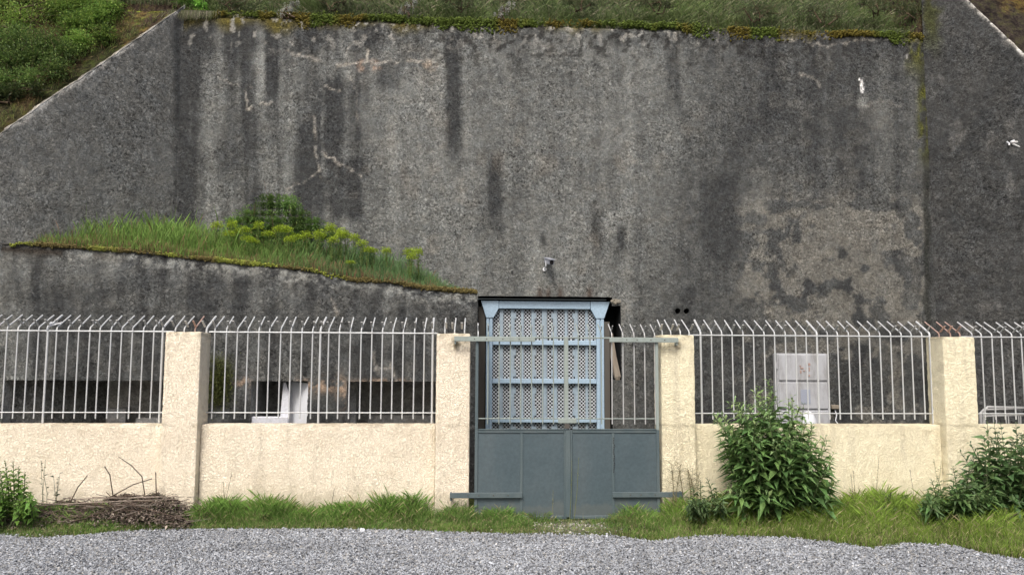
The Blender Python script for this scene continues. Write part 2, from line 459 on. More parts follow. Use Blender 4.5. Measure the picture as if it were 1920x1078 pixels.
    wht = sstep(.6, .7, fbm(px / 10, py / 14, 56, 3)) * (1 - sstep(50, 110, py)) * (1 - .6 * right)
    c = lerp(c, (0.36, 0.355, 0.33), wht * .7)
    # darker towards the foot; rust under the lintel
    c = c * (1 - 0.25 * sstep(575, 660, py) * (n2 + .3)).clip(0.4, 1)[..., None]
    for x in (1012, 1028, 1050, 1105):
        c = lerp(c, (0.06, 0.04, 0.03), np.exp(-((px - x) / 6) ** 2) * sstep(530, 550, py) * (1 - sstep(556, 560, py)) * .8)
    return c
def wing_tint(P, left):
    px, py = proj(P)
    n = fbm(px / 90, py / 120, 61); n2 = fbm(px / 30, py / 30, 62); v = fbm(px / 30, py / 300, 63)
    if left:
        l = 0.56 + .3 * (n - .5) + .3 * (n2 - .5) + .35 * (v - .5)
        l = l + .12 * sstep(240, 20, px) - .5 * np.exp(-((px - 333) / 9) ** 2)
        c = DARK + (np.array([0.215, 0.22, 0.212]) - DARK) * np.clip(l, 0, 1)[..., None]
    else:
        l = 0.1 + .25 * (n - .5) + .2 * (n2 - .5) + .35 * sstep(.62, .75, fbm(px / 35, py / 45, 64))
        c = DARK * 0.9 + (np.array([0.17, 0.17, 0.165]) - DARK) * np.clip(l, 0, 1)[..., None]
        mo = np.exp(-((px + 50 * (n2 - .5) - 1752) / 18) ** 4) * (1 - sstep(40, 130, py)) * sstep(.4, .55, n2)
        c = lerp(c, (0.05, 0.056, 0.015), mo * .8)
    return c
def annex_tint(P):
    px, py = proj(P)
    n = fbm(px / 100, py / 60, 71); n2 = fbm(px / 26, py / 26, 72); v = fbm(px / 20, py / 260, 73, 3); n3 = fbm(px / 10, py / 10, 74)
    l = 0.15 + .5 * (n - .5) + .4 * (n2 - .5) + .9 * (v - .5)
    l += .3 * (1 - sstep(20, 70, px))
    top = np.interp(px, [0, 250, 400, 560, 700, 800, 890], [455, 472, 488, 505, 522, 540, 548])
    rim = np.exp(-((py - top - 12) / 13) ** 2)
    l += rim * .85 * sstep(.4, .6, n3) - rim * .35 * sstep(.5, .65, fbm(px / 30, py / 12, 75))
    c = DARK * 0.9 + (LIGHT - DARK) * np.clip(l, 0, 1.1)[..., None]
    c = lerp(c, (0.035, 0.03, 0.025), np.exp(-((py - top - 12) / 9) ** 2) * sstep(.45, .6, vnoise(px / 60, 3.3, 76)) * (1 - sstep(150, 260, px)))  # shade of the gap below the moss painted onto the face
    # moss patch beside the second window, hanging green
    mo = np.exp(-((px - 408) / 26) ** 4 - ((py - 715) / 45) ** 4) * sstep(.35, .55, n2)
    c = lerp(c, (0.07, 0.08, 0.018), mo * .9)
    # spalled reddish edges of the openings
    for (x, y, rx, ry) in [(455, 716, 14, 8), (600, 722, 42, 12), (640, 735, 8, 24), (475, 735, 4, 20), (720, 716, 50, 5)]:
        f = np.exp(-(((px - x) / rx) ** 2 + ((py - y) / ry) ** 2)) * sstep(.4, .55, n3)
        c = lerp(c, (0.36, 0.27, 0.20), f * .9)
    for pts in ([(622, 560), (632, 590)], [(700, 660), (708, 700)], [(700, 692), (735, 690)], [(730, 680), (745, 720)]):
        f = np.exp(-(seg_d(px + 6 * (n3 - .5), py, *pts[0], *pts[1]) / 2) ** 2) * .5
        c = lerp(c, (0.4, 0.38, 0.34), f)
    return c

def grid_wall(name, xs, zs, pos, holes, mat, parent, tintf, jit=0.006):
    """pos(u,w)->(x,y,z); holes: list of (u0,u1,w0,w1) left open"""
    U, W = np.meshgrid(xs, zs, indexing='ij')
    P = pos(U, W)
    nx, nz = len(xs), len(zs)
    inh = np.zeros((nx - 1, nz - 1), bool)
    uc = (xs[:-1] + xs[1:]) / 2; wc = (zs[:-1] + zs[1:]) / 2
    for (a, b, c_, d) in holes:
        inh |= ((uc[:, None] > a) & (uc[:, None] < b) & (wc[None] > c_) & (wc[None] < d))
    I, J = np.nonzero(~inh)
    idx = lambda i, j: i * nz + j
    f = np.stack([idx(I, J), idx(I + 1, J), idx(I + 1, J + 1), idx(I, J + 1)], 1)
    V = P.reshape(-1, 3)
    t = tintf(V)
    V = V.copy()
    V[:, 0] += jit * 2 * (fbm(V[:, 0] * 14, V[:, 2] * 14, 80) - .5)
    V[:, 2] += jit * 2 * (fbm(V[:, 0] * 14, V[:, 2] * 14, 81) - .5)
    V[:, 1] += 0.03 * (fbm(V[:, 0] * 1.2, V[:, 2] * 1.2, 82) - .5) + jit * 1.6 * (fbm(V[:, 0] * 18, V[:, 2] * 18, 83, 3) - .5)
    used = np.unique(f); remap = -np.ones(len(V), int); remap[used] = np.arange(len(used))
    return mesh_np(name, V[used], [remap[f]], mat, parent, t[used], smooth=True)

# ------------------------------------------------------------------ BUNKER
bunker = thing('concrete_bunker', 'tall weathered grey concrete bunker front with two splayed wing walls', 'bunker', (0, YW, 0))
dx0 = at(896, 600, YW)[0]; dx1 = at(1148, 600, YW)[0]; dzt = at(1020, 556, YW)[2]
sx1 = at(1164, 600, YW)[0]; sz0 = at(1155, 712, YW)[2]; sz1 = at(1155, 573, YW)[2]
h1 = at(1271, 583, YW); h2 = at(1287.5, 584, YW); HR = 0.044
hx0, hx1, hz0, hz1 = h1[0] - .07, h2[0] + .07, h1[2] - .07, h1[2] + .07
def lines(a, b, step, extra):
    l = list(np.linspace(a, b, int(round((b - a) / step)) + 1))
    l = [v for v in l if all(abs(v - e) > step * .45 for e in extra)]
    return np.array(sorted(l + list(extra)))
xs = lines(XL - .12, XR + .12, 0.022, [dx0, dx1, sx1, hx0, hx1])
ws = lines(0, ZTOP, 0.022, [dzt, sz0, sz1, hz0, hz1])
def fpos(U, W):
    k = sstep(ZTOP - .5, ZTOP, W)
    dz = (0.16 * (fbm(U * 1.3, U * 0 + 2.2, 90, 5) - .5) + .05 * (fbm(U * 9, U * 0 + 2.2, 91, 3) - .5)) * k
    return np.stack([U, np.full(U.shape, YW) + 0.06 * sstep(ZTOP - .12, ZTOP, W), W + dz], -1)
fac = grid_wall('front_wall', xs, ws, fpos, [(dx0, dx1, -1, dzt), (dx1 - .001, sx1, sz0, sz1), (hx0, hx1, hz0, hz1)], M_CONC, None, facade_tint, 0.005)
put(fac, bunker)
# patch with the two round pipe holes
mb = MB()
zc = (hz0 + hz1) / 2
def hole_cell(x0, x1, z0, z1, cx, cz, r, depth=0.35, k=24):
    V = []
    for j in range(k):
        t = 2 * math.pi * j / k + math.pi / 4
        c_, s_ = math.cos(t), math.sin(t); q = max(abs(c_), abs(s_))
        hx = (x1 - cx) if c_ > 0 else (cx - x0); hz = (z1 - cz) if s_ > 0 else (cz - z0)
        V.append((cx + c_ / q * hx, YW - .001, cz + s_ / q * hz))
    V += [(cx + r * math.cos(2 * math.pi * j / k + math.pi / 4), YW + .002, cz + r * math.sin(2 * math.pi * j / k + math.pi / 4)) for j in range(k)]
    V += [(x, YW + depth, z) for x, _, z in V[k:2 * k]]
    f = []
    for j in range(k):
        i = (j + 1) % k
        f += [(j, i, k + i, k + j), (k + j, k + i, 2 * k + i, 2 * k + j)]
    mb.add(V, f, ng=[[2 * k + j for j in range(k)]])
mid = (h1[0] + h2[0]) / 2
hole_cell(hx0, mid, hz0, hz1, h1[0], zc, HR); hole_cell(mid, hx1, hz0, hz1, h2[0], zc, HR)
o = mb.build('pipe_hole', M_CONC, None, tint=(0.085, 0.085, 0.08)); put(o, bunker)
V = np.array([v.co[:] for v in o.data.vertices])
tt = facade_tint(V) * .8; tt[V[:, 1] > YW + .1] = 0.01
o.data.attributes['tint'].data.foreach_set('color', np.concatenate([tt, np.ones((len(V), 1))], 1).astype(np.float32).ravel())

# door reveal (inside of the doorway), the broken slot
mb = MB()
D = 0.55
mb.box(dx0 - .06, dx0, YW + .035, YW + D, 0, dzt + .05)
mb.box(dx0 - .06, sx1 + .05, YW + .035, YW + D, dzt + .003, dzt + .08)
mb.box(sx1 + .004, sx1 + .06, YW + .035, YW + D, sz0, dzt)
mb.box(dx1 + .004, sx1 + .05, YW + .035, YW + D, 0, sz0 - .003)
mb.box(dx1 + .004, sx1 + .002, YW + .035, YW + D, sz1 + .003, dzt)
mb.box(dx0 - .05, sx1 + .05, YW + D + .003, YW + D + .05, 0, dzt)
o = mb.build('door_recess', M_CONC_DARK, None, tint=(0.013, 0.016, 0.018)); put(o, bunker)  # shade inside the doorway put into a near-black tint

def wing(left):
    p, S, Z0 = (pL, SL, ZTOP + .12) if left else (pR, SR, ZR0)
    s_end = (Z0 - 0.9) / S
    ss = np.linspace(0, s_end, 260); tt = np.linspace(0, 1, 230)
    sg = -1 if left else 1
    S_, T_ = np.meshgrid(ss, tt, indexing='ij')
    zt = Z0 - S * S_ + 0.05 * (fbm(S_ * 3, S_ * 0, 95, 4) - .5) + .03 * (fbm(S_ * 22, S_ * 0, 94, 3) - .5)
    P = np.stack([p[0] + sg * S_, YW - S_, T_ * zt], -1)
    V = P.reshape(-1, 3)
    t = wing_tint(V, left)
    # pale lichen line along the sloping top edge
    dz = (zt - P[..., 2]).reshape(-1)
    ln = np.exp(-(dz / (.02 + .07 * fbm(V[:, 0] * 6, V[:, 2] * 6, 93))) ** 2) * sstep(.32, .55, fbm(V[:, 0] * 16, V[:, 2] * 16, 96))
    t = lerp(t, (0.62, 0.61, 0.58), ln * .95)
    V = V.copy()
    rel = 0.02 * (fbm(V[:, 0] * 16, V[:, 2] * 16, 97, 3) - .5)
    V[:, 0] += rel; V[:, 1] += rel
    nz = len(tt); I, J = np.meshgrid(np.arange(len(ss) - 1), np.arange(nz - 1), indexing='ij'); I = I.ravel(); J = J.ravel()
    if left: f = np.stack([(I + 1) * nz + J, I * nz + J, I * nz + J + 1, (I + 1) * nz + J + 1], 1)
    else: f = np.stack([I * nz + J, (I + 1) * nz + J, (I + 1) * nz + J + 1, I * nz + J + 1], 1)
    # thickness: sloping top, back and front end
    n0 = len(V)
    back = np.array([(p[0] + sg * s - sg * -.32, YW - s + .32, z) for s in (0, s_end) for z in (0, Z0 - S * s)])
    topf = V.reshape(len(ss), nz, 3)[:, -1]
    tb = topf + np.array([sg * .24, .24, 0.03]); tb[:, 2] += .03 * (fbm(topf[:, 0] * 5, topf[:, 2] * 5, 98) - .5)
    V2 = np.concatenate([V, tb, [topf[-1] * [1, 1, 0], tb[-1] * [1, 1, 0]]])
    K = np.arange(len(ss) - 1); a = K * nz + nz - 1; b = (K + 1) * nz + nz - 1
    f2 = np.stack([a, b, n0 + K + 1, n0 + K], 1)
    f3 = np.array([[(len(ss) - 1) * nz + nz - 1, (len(ss) - 1) * nz, n0 + len(ss) + 1, n0 + len(ss) - 1]])
    tint = np.concatenate([t, np.where((fbm(tb[:, 0] * 4, tb[:, 2] * 4, 99) > .5)[:, None], (0.09, 0.07, 0.02), (0.05, 0.035, 0.025)), [[.1, .1, .1]] * 2])
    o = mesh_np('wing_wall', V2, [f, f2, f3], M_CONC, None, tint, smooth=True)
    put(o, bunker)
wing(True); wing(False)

# broken lump and sliver in the slot to the right of the blue door
def rock(mb, c, r, k=10, seed=0):
    import bmesh
    bm = bmesh.new(); bmesh.ops.create_icosphere(bm, subdivisions=2, radius=1)
    q = random.Random(seed)
    V = []
    for v in bm.verts:
        s = 0.75 + .5 * q.random(); V.append((c[0] + v.co.x * r[0] * s, c[1] + v.co.y * r[1] * s, c[2] + v.co.z * r[2] * s))
    bm.verts.index_update(); fs = [[v.index for v in f.verts] for f in bm.faces]; bm.free()
    mb.add(V, f3=fs)
mb = MB(); a = at(1155, 565, YW)
rock(mb, (a[0], YW + .02, a[2]), (.075, .06, .05), seed=3)
o = mb.build('broken_edge', M_CONC, None, tint=(0.26, 0.24, 0.2)); put(o, bunker)
a = at(1149, 625, YW + .05); b = at(1158, 713, YW)
mb = MB(); mb.tube([(a[0], YW + .12, a[2]), (a[0] * .6 + b[0] * .4 - .01, YW + .08, a[2] * .5 + b[2] * .5), (b[0] + .005, YW + .02, b[2] + .05), (b[0], YW + .01, b[2])], [.015, .05, .055, .03], 7)
o = mb.build('concrete_sliver', M_TIMBER); put(o, bunker)

# ------------------------------------------------------------------ ANNEX (low block on the left)
annex = thing('concrete_annex', 'low grey concrete block with dark slit windows and a grassy top, left of the door', 'annex', (0, YB, 0))
axr = at(893, 650, YB)[0]; axl = XL - (YW - YB) + 0.02
AP = [(-40, 452), (15, 456), (120, 463), (250, 472), (400, 488), (560, 505), (700, 524), (800, 541), (893, 549)]
AX = np.array([at(x, y, YB)[0] for x, y in AP]); AZ = np.array([at(x, y, YB)[2] for x, y in AP])
def annex_top(x): return np.interp(x, AX, AZ)
wz = at(500, 714, YB)[2]; wzl = at(150, 713, YB)[2]
wx = [at(px, 740, YB)[0] for px in (470, 577, 650, 822, 8, 318)]
zwt = (wz + wzl) / 2; zsl = 0.62
axs = lines(axl, axr, 0.025, [wx[0], wx[1], wx[2], wx[3], wx[4], wx[5]])
aws = lines(0, 1.9, 0.025, [zsl, zwt]); aws = np.concatenate([aws, np.linspace(1.9, 2.9, 46)[1:]])
def apos(U, W):
    t = np.clip((W - 1.9) / 1.0, 0, 1)
    z = np.where(W <= 1.9, W, 1.9 + t * (annex_top(U) - 1.9) + .05 * t ** 4 * (fbm(U * 4, U * 0, 101, 4) - .5))
    y = YB + 0.05 * t ** 6 * (0.4 + fbm(U * 5, W * 9, 102))
    # lean the left end very slightly
    return np.stack([U, y + 0 * U, z], -1)
o = grid_wall('front_wall', axs, aws, apos, [(wx[0], wx[1], zsl, zwt), (wx[2], wx[3], zsl, zwt), (wx[4], wx[5], zsl, zwt)], M_CONC, None, annex_tint, 0.012)
put(o, annex)
# right end face, top slab and the inside
mb = MB()
n = 30
zt = annex_top(axr) - .02
V = [(axr, YB + (YW - YB) * j / n, z) for j in range(n + 1) for z in (0, zt + (0.15 * (j / n)))]
mb.add(V, [(2 * j, 2 * j + 2, 2 * j + 3, 2 * j + 1) for j in range(n)])
o = mb.build('end_wall', M_CONC, None, tint=(0.34, 0.34, 0.32)); put(o, annex)
tx = np.linspace(axl, axr, 90); ty = np.linspace(YB + .02, YW + .02, 14)
TX, TY = np.meshgrid(tx, ty, indexing='ij')
def ledge_z(x, y):
    return annex_top(x) - .01 + 0.34 * ((y - YB) / (YW - YB)) * sstep(axr + .1, axr - 1.5, x)
V = np.stack([TX, TY, ledge_z(TX, TY) + .03 * (fbm(TX * 5, TY * 5, 103) - .5)], -1).reshape(-1, 3)
I, J = np.meshgrid(np.arange(89), np.arange(13), indexing='ij'); I = I.ravel(); J = J.ravel()
o = mesh_np('roof', V, [np.stack([I * 14 + J, (I + 1) * 14 + J, (I + 1) * 14 + J + 1, I * 14 + J + 1], 1)], M_SOIL, None, (0.06, 0.045, 0.025), True); put(o, annex)
mb = MB()
mb.box(axl + .3, axr - .05, YB + 1.0, YB + 1.1, 0, zwt + .3)                 # back wall
mb.box(axl + .3, axr - .05, YB + .30, YB + .995, zwt + .005, zwt + .1)       # ceiling
mb.box(axl + .3, axr - .05, YB + .30, YB + .995, 0, zsl - .05)               # floor
def reveal(x0, x1):
    mb.box(x0 - .045, x0 - .004, YB + .035, YB + .35, zsl, zwt); mb.box(x1 + .004, x1 + .045, YB + .035, YB + .35, zsl, zwt)
    mb.box(x0 - .04, x1 + .04, YB + .035, YB + .297, zwt + .006, zwt + .05); mb.box(x0 - .04, x1 + .04, YB + .035, YB + .297, zsl - .06, zsl - .006)
reveal(wx[0], wx[1]); reveal(wx[2], wx[3]); reveal(wx[4], wx[5])
for px0, px1, yy in ((588, 640, .9), (318, 470, .9), (0, 14, .5)):
    x0 = at(px0, 740, YB)[0]; x1 = at(px1, 740, YB)[0]
    mb.box(x0, x1, YB + .355, YB + yy, zsl - .04, zwt)
o = mb.build('inner_wall', M_CONC_DARK, None, tint=(0.34, 0.34, 0.33)); put(o, annex)
for px0, px1, py, yy in ((202, 236, 766, 11.0), (255, 305, 783, 10.85), (92, 130, 775, 11.1), (690, 815, 778, 11.1), (652, 668, 716, 10.78)):
    a = at(px0, py, yy); b = at(px1, py, yy)
    mb = MB(); mb.box(a[0], b[0], yy, yy + .18, zsl - .045, a[2])
    o = mb.build('inner_ledge', M_CONC_DARK, None, tint=(0.3, 0.305, 0.305)); put(o, annex)

# white board standing in the small window, and the pale ledge beside it
a = at(530, 716, YB + .22); b = at(578, 716, YB + .1)
mb = MB()
x0, x1 = a[0], wx[1] - .008
V = [(x0 + .03, YB + .34, zsl), (x1, YB + .06, zsl), (x1, YB + .06, zwt - .03), (x0 + .05, YB + .34, zwt - .008),
     (x0 + .03, YB + .37, zsl), (x1, YB + .09, zsl), (x1, YB + .09, zwt - .03), (x0 + .05, YB + .37, zwt - .008)]
mb.add(V, [(0, 1, 2, 3), (7, 6, 5, 4), (0, 4, 5, 1), (3, 2, 6, 7), (0, 3, 7, 4), (1, 5, 6, 2)])
o = mb.build('white_board', M_WHITE, None, loc=((x0 + x1) / 2, YB + .2, zsl))
tag(o, 'dirty white board standing in the small slit window of the annex', 'board')
a = at(466, 781, YB + .1)
mb = MB(); mb.box(wx[0] + .004, x0 + .12, YB + .05, YB + .12, zsl, at(500, 781, YB + .05)[2], .008)
mb.prism([(x0 - .02, zsl), (x0 + .11, zsl), (x0 + .11, at(540, 740, YB)[2]), (x0 + .06, zwt - .02), (x0 + .03, zwt - .02)], YB + .125, YB + .15)
o = mb.build('grey_board', M_BOARD, None, loc=(wx[0] + .3, YB + .08, zsl))
tag(o, 'flaking pale grey panel lying across the bottom of the small slit window', 'board')

# ------------------------------------------------------------------ BLUE DOOR
YD = YW + .10
door = thing('metal_door', 'pale blue steel door with perforated sheets behind the grey gate', 'door', (at(1023, 700, YD)[0], YD, 0))
def X(px, py=700, Y=YD): return at(px, py, Y)[0]
def Z(py, px=1023, Y=YD): return at(px, py, Y)[2]
def part(mb, name, mat, root, **kw): return put(mb.build(name, mat, None, **kw), root)
L0, L1, L2, R2, R1, R0 = X(902), X(911), X(923), X(1119), X(1133), X(1143)
zt0, zt1, zt2 = Z(565), Z(579), Z(596)
for a, b, c_ in ((L1, L2, (L1 + L2) / 2), (R2, R1, (R2 + R1) / 2)):
    mb = MB(); mb.box(a, c_ - .006, YD, YD + .09, 0, zt2 - .003, .006); mb.box(c_ + .006, b, YD, YD + .09, 0, zt2 - .003, .006); mb.box(c_ - .0065, c_ + .0065, YD + .02, YD + .08, 0, zt2 - .004)
    part(mb, 'door_post', M_BLUE, door)
mb = MB(); mb.box(X(934.5), X(1107.5), YD + .002, YD + .09, zt1, zt0, .005); part(mb, 'lintel', M_BLUE, door)
for poly in ([(X(901), zt0), (X(934), zt0), (X(934), zt1), (L2 + .01, zt2), (L1 - .002, zt2)], [(X(1144), zt0), (X(1108), zt0), (X(1108), zt1), (R2 - .01, zt2), (R1 + .002, zt2)]):
    mb = MB(); mb.prism(poly, YD - .012, YD + .09); part(mb, 'corner_bracket', M_BLUE, door)
rows = [(zt1, Z(638)), (Z(647), Z(710)), (Z(719), Z(784)), (Z(792), Z(856)), (Z(864), 0.02)]
for za, zb in ((638, 647), (710, 719), (784, 792), (856, 864)):
    mb = MB(); mb.box(L2 + .003, R2 - .003, YD + .0, YD + .05, Z(zb), Z(za), .005); part(mb, 'crossbar', M_BLUE, door)
colz = [(172, 215), (247, 297), (322, 372), (396, 447), (470, 522), (565, 610), (640, 690), (715, 765), (790, 840), (863, 918)]
cols = [(X(880 + a / 3.85), X(880 + b / 3.85)) for a, b in colz]
edges = [L2 + .002] + [v for c_ in cols for v in c_] + [R2 - .002]
for k in range(0, len(edges), 2):
    a, b = edges[k], edges[k + 1]
    sh = (b - a) * .07; a, b = a + sh, b - sh
    if b - a < .012: continue
    mb = MB()
    mb.box(a, b, YD + .055, YD + .075, 0.02, zt1, .004)
    if b - a > .07: mb.box((a + b) / 2 - .008, (a + b) / 2 + .008, YD + .047, YD + .056, 0.02, zt1)
    ki = k // 2
    for (z1, z0) in rows:
        h = z1 - z0
        tabs = [(.12, .3), (.72, .93)]
        for (f0, f1) in tabs:
            if ki in (2, 4): mb.box(b - .002, b + .036, YD + .057, YD + .073, z1 - f1 * h, z1 - f0 * h)
            if ki in (6, 8): mb.box(a - .036, a + .002, YD + .057, YD + .073, z1 - f1 * h, z1 - f0 * h)
        if ki in (2, 4): mb.box(b + .0005, b + .012, YD + .0575, YD + .0725, z1 - .9 * h, z1 - .2 * h)
        if ki in (6, 8): mb.box(a - .012, a - .0005, YD + .0575, YD + .0725, z1 - .9 * h, z1 - .2 * h)
    part(mb, 'slat', M_SLAT, door)
# perforated sheets: a lattice of diamond cells, each with an octagonal hole
ha, hb, hr = 0.0275, 0.0275, 0.0168
def perforated(x0, x1, z0, z1, y):
    V = []; f = []
    nx = int((x1 - x0) / ha); nz = int((z1 - z0) / hb)
    ox = x0 + ((x1 - x0) - (nx - 1) * ha) / 2
    n = 0
    for j in range(nz + 1):
        for i in range(nx):
            if (i + j) % 2: continue
            cx, cz = ox + i * ha, z0 + (j + .5) * hb
            for k in range(8):
                t = math.pi / 4 * k
                cr = (math.cos(t), math.sin(t))
                if k % 2 == 0: V.append((cx + cr[0] * ha, y, cz + cr[1] * hb))
                else: V.append((cx + .5 * ha * np.sign(cr[0]), y, cz + .5 * hb * np.sign(cr[1])))
            for k in range(8):
                t = math.pi / 4 * k; V.append((cx + hr * math.cos(t), y, cz + hr * math.sin(t)))
            for k in range(8):
                f.append((n + k, n + (k + 1) % 8, n + 8 + (k + 1) % 8, n + 8 + k))
            n += 16
    return V, f
for (a, b) in cols:
    mb = MB(); V, f = perforated(a - .024, b + .024, 0.03, zt1 + .01, YD + .082); mb.add(V, f); part(mb, 'perforated_sheet', M_PERF, door)
# dark panels put the shade of the gaps beside the door into colour
mb = MB(); mb.box(dx0 + .01, L1 - .012, YD + .07, YD + .12, 0, zt1 + .03); part(mb, 'dark_gap_panel', M_DARKMETAL, door)
mb = MB(); mb.box(R1 + .006, dx1 - .02, YD + .02, YD + .12, 0, zt2 - .05); part(mb, 'dark_gap_panel', M_DARKMETAL, door)

# ------------------------------------------------------------------ FENCE: pillars and low walls
zp_top = (at(345, 621, YF)[2] + at(850, 624, YF)[2] + at(1268, 629, YF)[2] + at(1800, 632, YF)[2]) / 4
zlw = (at(200, 795, YF + .12)[2] + at(600, 795, YF + .12)[2] + at(1600, 797, YF + .12)[2]) / 3
zrail = (at(150, 621, YF + .27)[2] + at(600, 624, YF + .27)[2] + at(1500, 629, YF + .27)[2] + at(1880, 632, YF + .27)[2]) / 4
zrail2 = (at(150, 771, YF + .27)[2] + at(600, 773, YF + .27)[2] + at(1600, 777, YF + .27)[2]) / 3
YP = YF + .27
CREAM = np.array([0.90, 0.85, 0.695])
def cream_tint(V):
    V = np.asarray(V); px, py = proj(V)
    c = np.tile(CREAM, (len(V), 1)) * np.where(px[:, None] > 1100, (1.0, 1.0, .925), (1.0, 0.975, 0.985))
    top = zp_top - V[:, 2]
    st = np.exp(-(top / .05) ** 2) * sstep(.35, .65, fbm(V[:, 0] * 14, V[:, 2] * 14, 110))
    c = lerp(c, (0.30, 0.26, 0.17), st * .75)
    base = sstep(.45, 0.0, V[:, 2]) * sstep(.3, .8, fbm(V[:, 0] * 4, V[:, 2] * 6, 111) + .1)
    c = lerp(c, (0.30, 0.28, 0.18), base * .7)
    # grime below the gate straps and beside the joints
    for (x, y, rx, ry) in [(852, 648, 8, 14), (885 - 20, 645, 25, 6), (1250, 650, 30, 6), (1272, 648, 5, 12)]:
        c = lerp(c, (0.20, 0.17, 0.11), np.exp(-(((px - x) / rx) ** 2 + ((py - y) / ry) ** 2)) * sstep(.3, .6, fbm(px / 6, py / 6, 112)) * .9)
    rain = sstep(.56, .74, fbm(V[:, 0] * 16 + V[:, 1] * 9, V[:, 2] * 1.2, 114, 3)) * sstep(.1, .9, fbm(V[:, 0] * 2, V[:, 2] * .6, 115))
    c = lerp(c, (0.50, 0.46, 0.36), rain * .38)
    lw = np.exp(-((V[:, 2] - zlw) / .02) ** 2)
    c = lerp(c, (0.33, 0.29, 0.2), lw * sstep(.4, .7, fbm(V[:, 0] * 9, V[:, 2] * 3, 113)) * .5)
    return c
def rough_box(x0, x1, y0, y1, z0, z1, step, rnd):
    """subdivided box with softened, slightly uneven edges"""
    nx = max(2, int((x1 - x0) / step)); ny = max(2, int((y1 - y0) / step)); nz = max(2, int((z1 - z0) / step))
    def sheet(a, b, f):
        A, B = np.meshgrid(np.linspace(0, 1, a + 1), np.linspace(0, 1, b + 1), indexing='ij')
        return f(A.ravel(), B.ravel()), a, b
    sh = [sheet(nx, nz, lambda a, b: np.stack([a, 0 * a, b], 1)), sheet(ny, nz, lambda a, b: np.stack([0 * a + 1, a, b], 1)),
          sheet(ny, nz, lambda a, b: np.stack([0 * a, 1 - a, b], 1)), sheet(nx, ny, lambda a, b: np.stack([a, b, 0 * a + 1], 1)), sheet(nx, nz, lambda a, b: np.stack([1 - a, 0 * a + 1, b], 1))]
    Vs = []; Fs = []; n = 0
    for P, a, b in sh:
        I, J = np.meshgrid(np.arange(a), np.arange(b), indexing='ij'); I = I.ravel(); J = J.ravel()
        Fs.append(np.stack([I * (b + 1) + J, (I + 1) * (b + 1) + J, (I + 1) * (b + 1) + J + 1, I * (b + 1) + J + 1], 1) + n)
        Vs.append(P); n += len(P)
    V = np.concatenate(Vs) * [x1 - x0, y1 - y0, z1 - z0] + [x0, y0, z0]
    # round the edges
    lo = np.array([x0 + rnd, y0 + rnd, z0 - 1]); hi = np.array([x1 - rnd, y1 - rnd, z1 - rnd])
    q = np.clip(V, lo, hi); d = V - q; L = np.linalg.norm(d, axis=1)
    m = L > rnd; V[m] = q[m] + d[m] / L[m, None] * rnd
    nn = .010 * (fbm(V[:, 0] * 22 + V[:, 1] * 17, V[:, 2] * 22, 120, 3) - .5)
    V += d / (np.maximum(L, 1e-6)[:, None]) * nn[:, None]
    return V, np.concatenate(Fs)
pill = [(303, 372, 'cream roughcast pillar at the twig heap, left end of the second railing'), (817, 881, 'cream roughcast pillar directly left of the slate gate'),
        (1240, 1304, 'cream roughcast pillar directly right of the slate gate'), (1776, 1836, 'cream roughcast pillar behind the low bush, farthest right')]
PX = []
for k, (a, b, lab) in enumerate(pill):
    xa, xb = at(a, 760, YF)[0], at(b, 760, YF)[0]
    if k == 0: xa, xb = at(302, 800, YF)[0], at(370, 800, YF)[0]
    if k == 3: xa, xb = at(1775, 800, YF)[0], at(1836, 800, YF)[0]
    PX.append((xa, xb))
    V, f = rough_box(xa, xb, YF, YF + .36, -.02, zp_top, .02, .018)
    o = mesh_np('fence_pillar', V - [(xa + xb) / 2, YF, 0], [f], M_CREAM, None, cream_tint(V), True); o.location = ((xa + xb) / 2, YF, 0)
    tag(o, lab, 'pillar')
XEL, XER = -7.75, 8.9
low = [(XEL, PX[0][0], 'cream low wall running left from the leftmost pillar'), (PX[0][1], PX[1][0], 'cream low wall under the slit windows, between two pillars left of the gate'),
       (PX[2][1], PX[3][0], 'cream low wall behind the tall leafy bush, right of the gate'), (PX[3][1], XER, 'cream low wall at the right edge, mostly hidden by a bush')]
for a, b, lab in low:
    V, f = rough_box(a + .003, b - .003, YF + .11, YF + .35, -.02, zlw, .03, .015)
    o = mesh_np('low_wall', V - [(a + b) / 2, YF + .11, 0], [f], M_CREAM, None, cream_tint(V), True); o.location = ((a + b) / 2, YF + .11, 0)
    tag(o, lab, 'wall')

# railing
def bar_mesh(name, z0, r, tip=True):
    mb = MB()
    zb = zrail + .035
    pts = [(0, 0, z0), (0, 0, zrail - .3), (0, 0, zb - .015), (0, .008, zb + .006), (0, .028, zb + .02), (0, .155, zb + .087), (0, .29, zb + .158)]
    mb.tube(pts, r, 8)
    return mb
def barb_mb():
    mb = MB()
    p = np.array([0, .03, zrail + .058]); q = np.array([0, -.065, zrail + .125]); w = .010
    d = (q - p); d /= np.linalg.norm(d); n = np.array([1., 0, 0]) * .011; m = np.cross(d, [1, 0, 0]) * .004
    V = [p + s * m + t * n for s in (-1, 1) for t in (-1, 1)] + [q + s * m + t * n for s in (-1, 1) for t in (-1, 1)]
    mb.add(V, [(0, 1, 3, 2), (4, 6, 7, 5), (0, 2, 6, 4), (1, 5, 7, 3), (0, 4, 5, 1), (2, 3, 7, 6)])
    return mb
proto = {}
def bar_obj(kind, rusty=False):
    key = (kind, rusty)
    if key not in proto:
        z0, r = {'bar': (zrail2 - .07, .0082), 'post': (zlw + .002, .0125), 'stub': (zp_top - .03, .0080)}[kind]
        mb = bar_mesh(kind, z0, r)
        me = mb.build('x', M_RUST if rusty else M_GALV, None)
        bb = barb_mb().build('y', M_RUST if rusty else M_GALVG, None)
        proto[key] = (me.data, bb.data)
        for q in (me, bb): bpy.data.objects.remove(q)
    return proto[key]
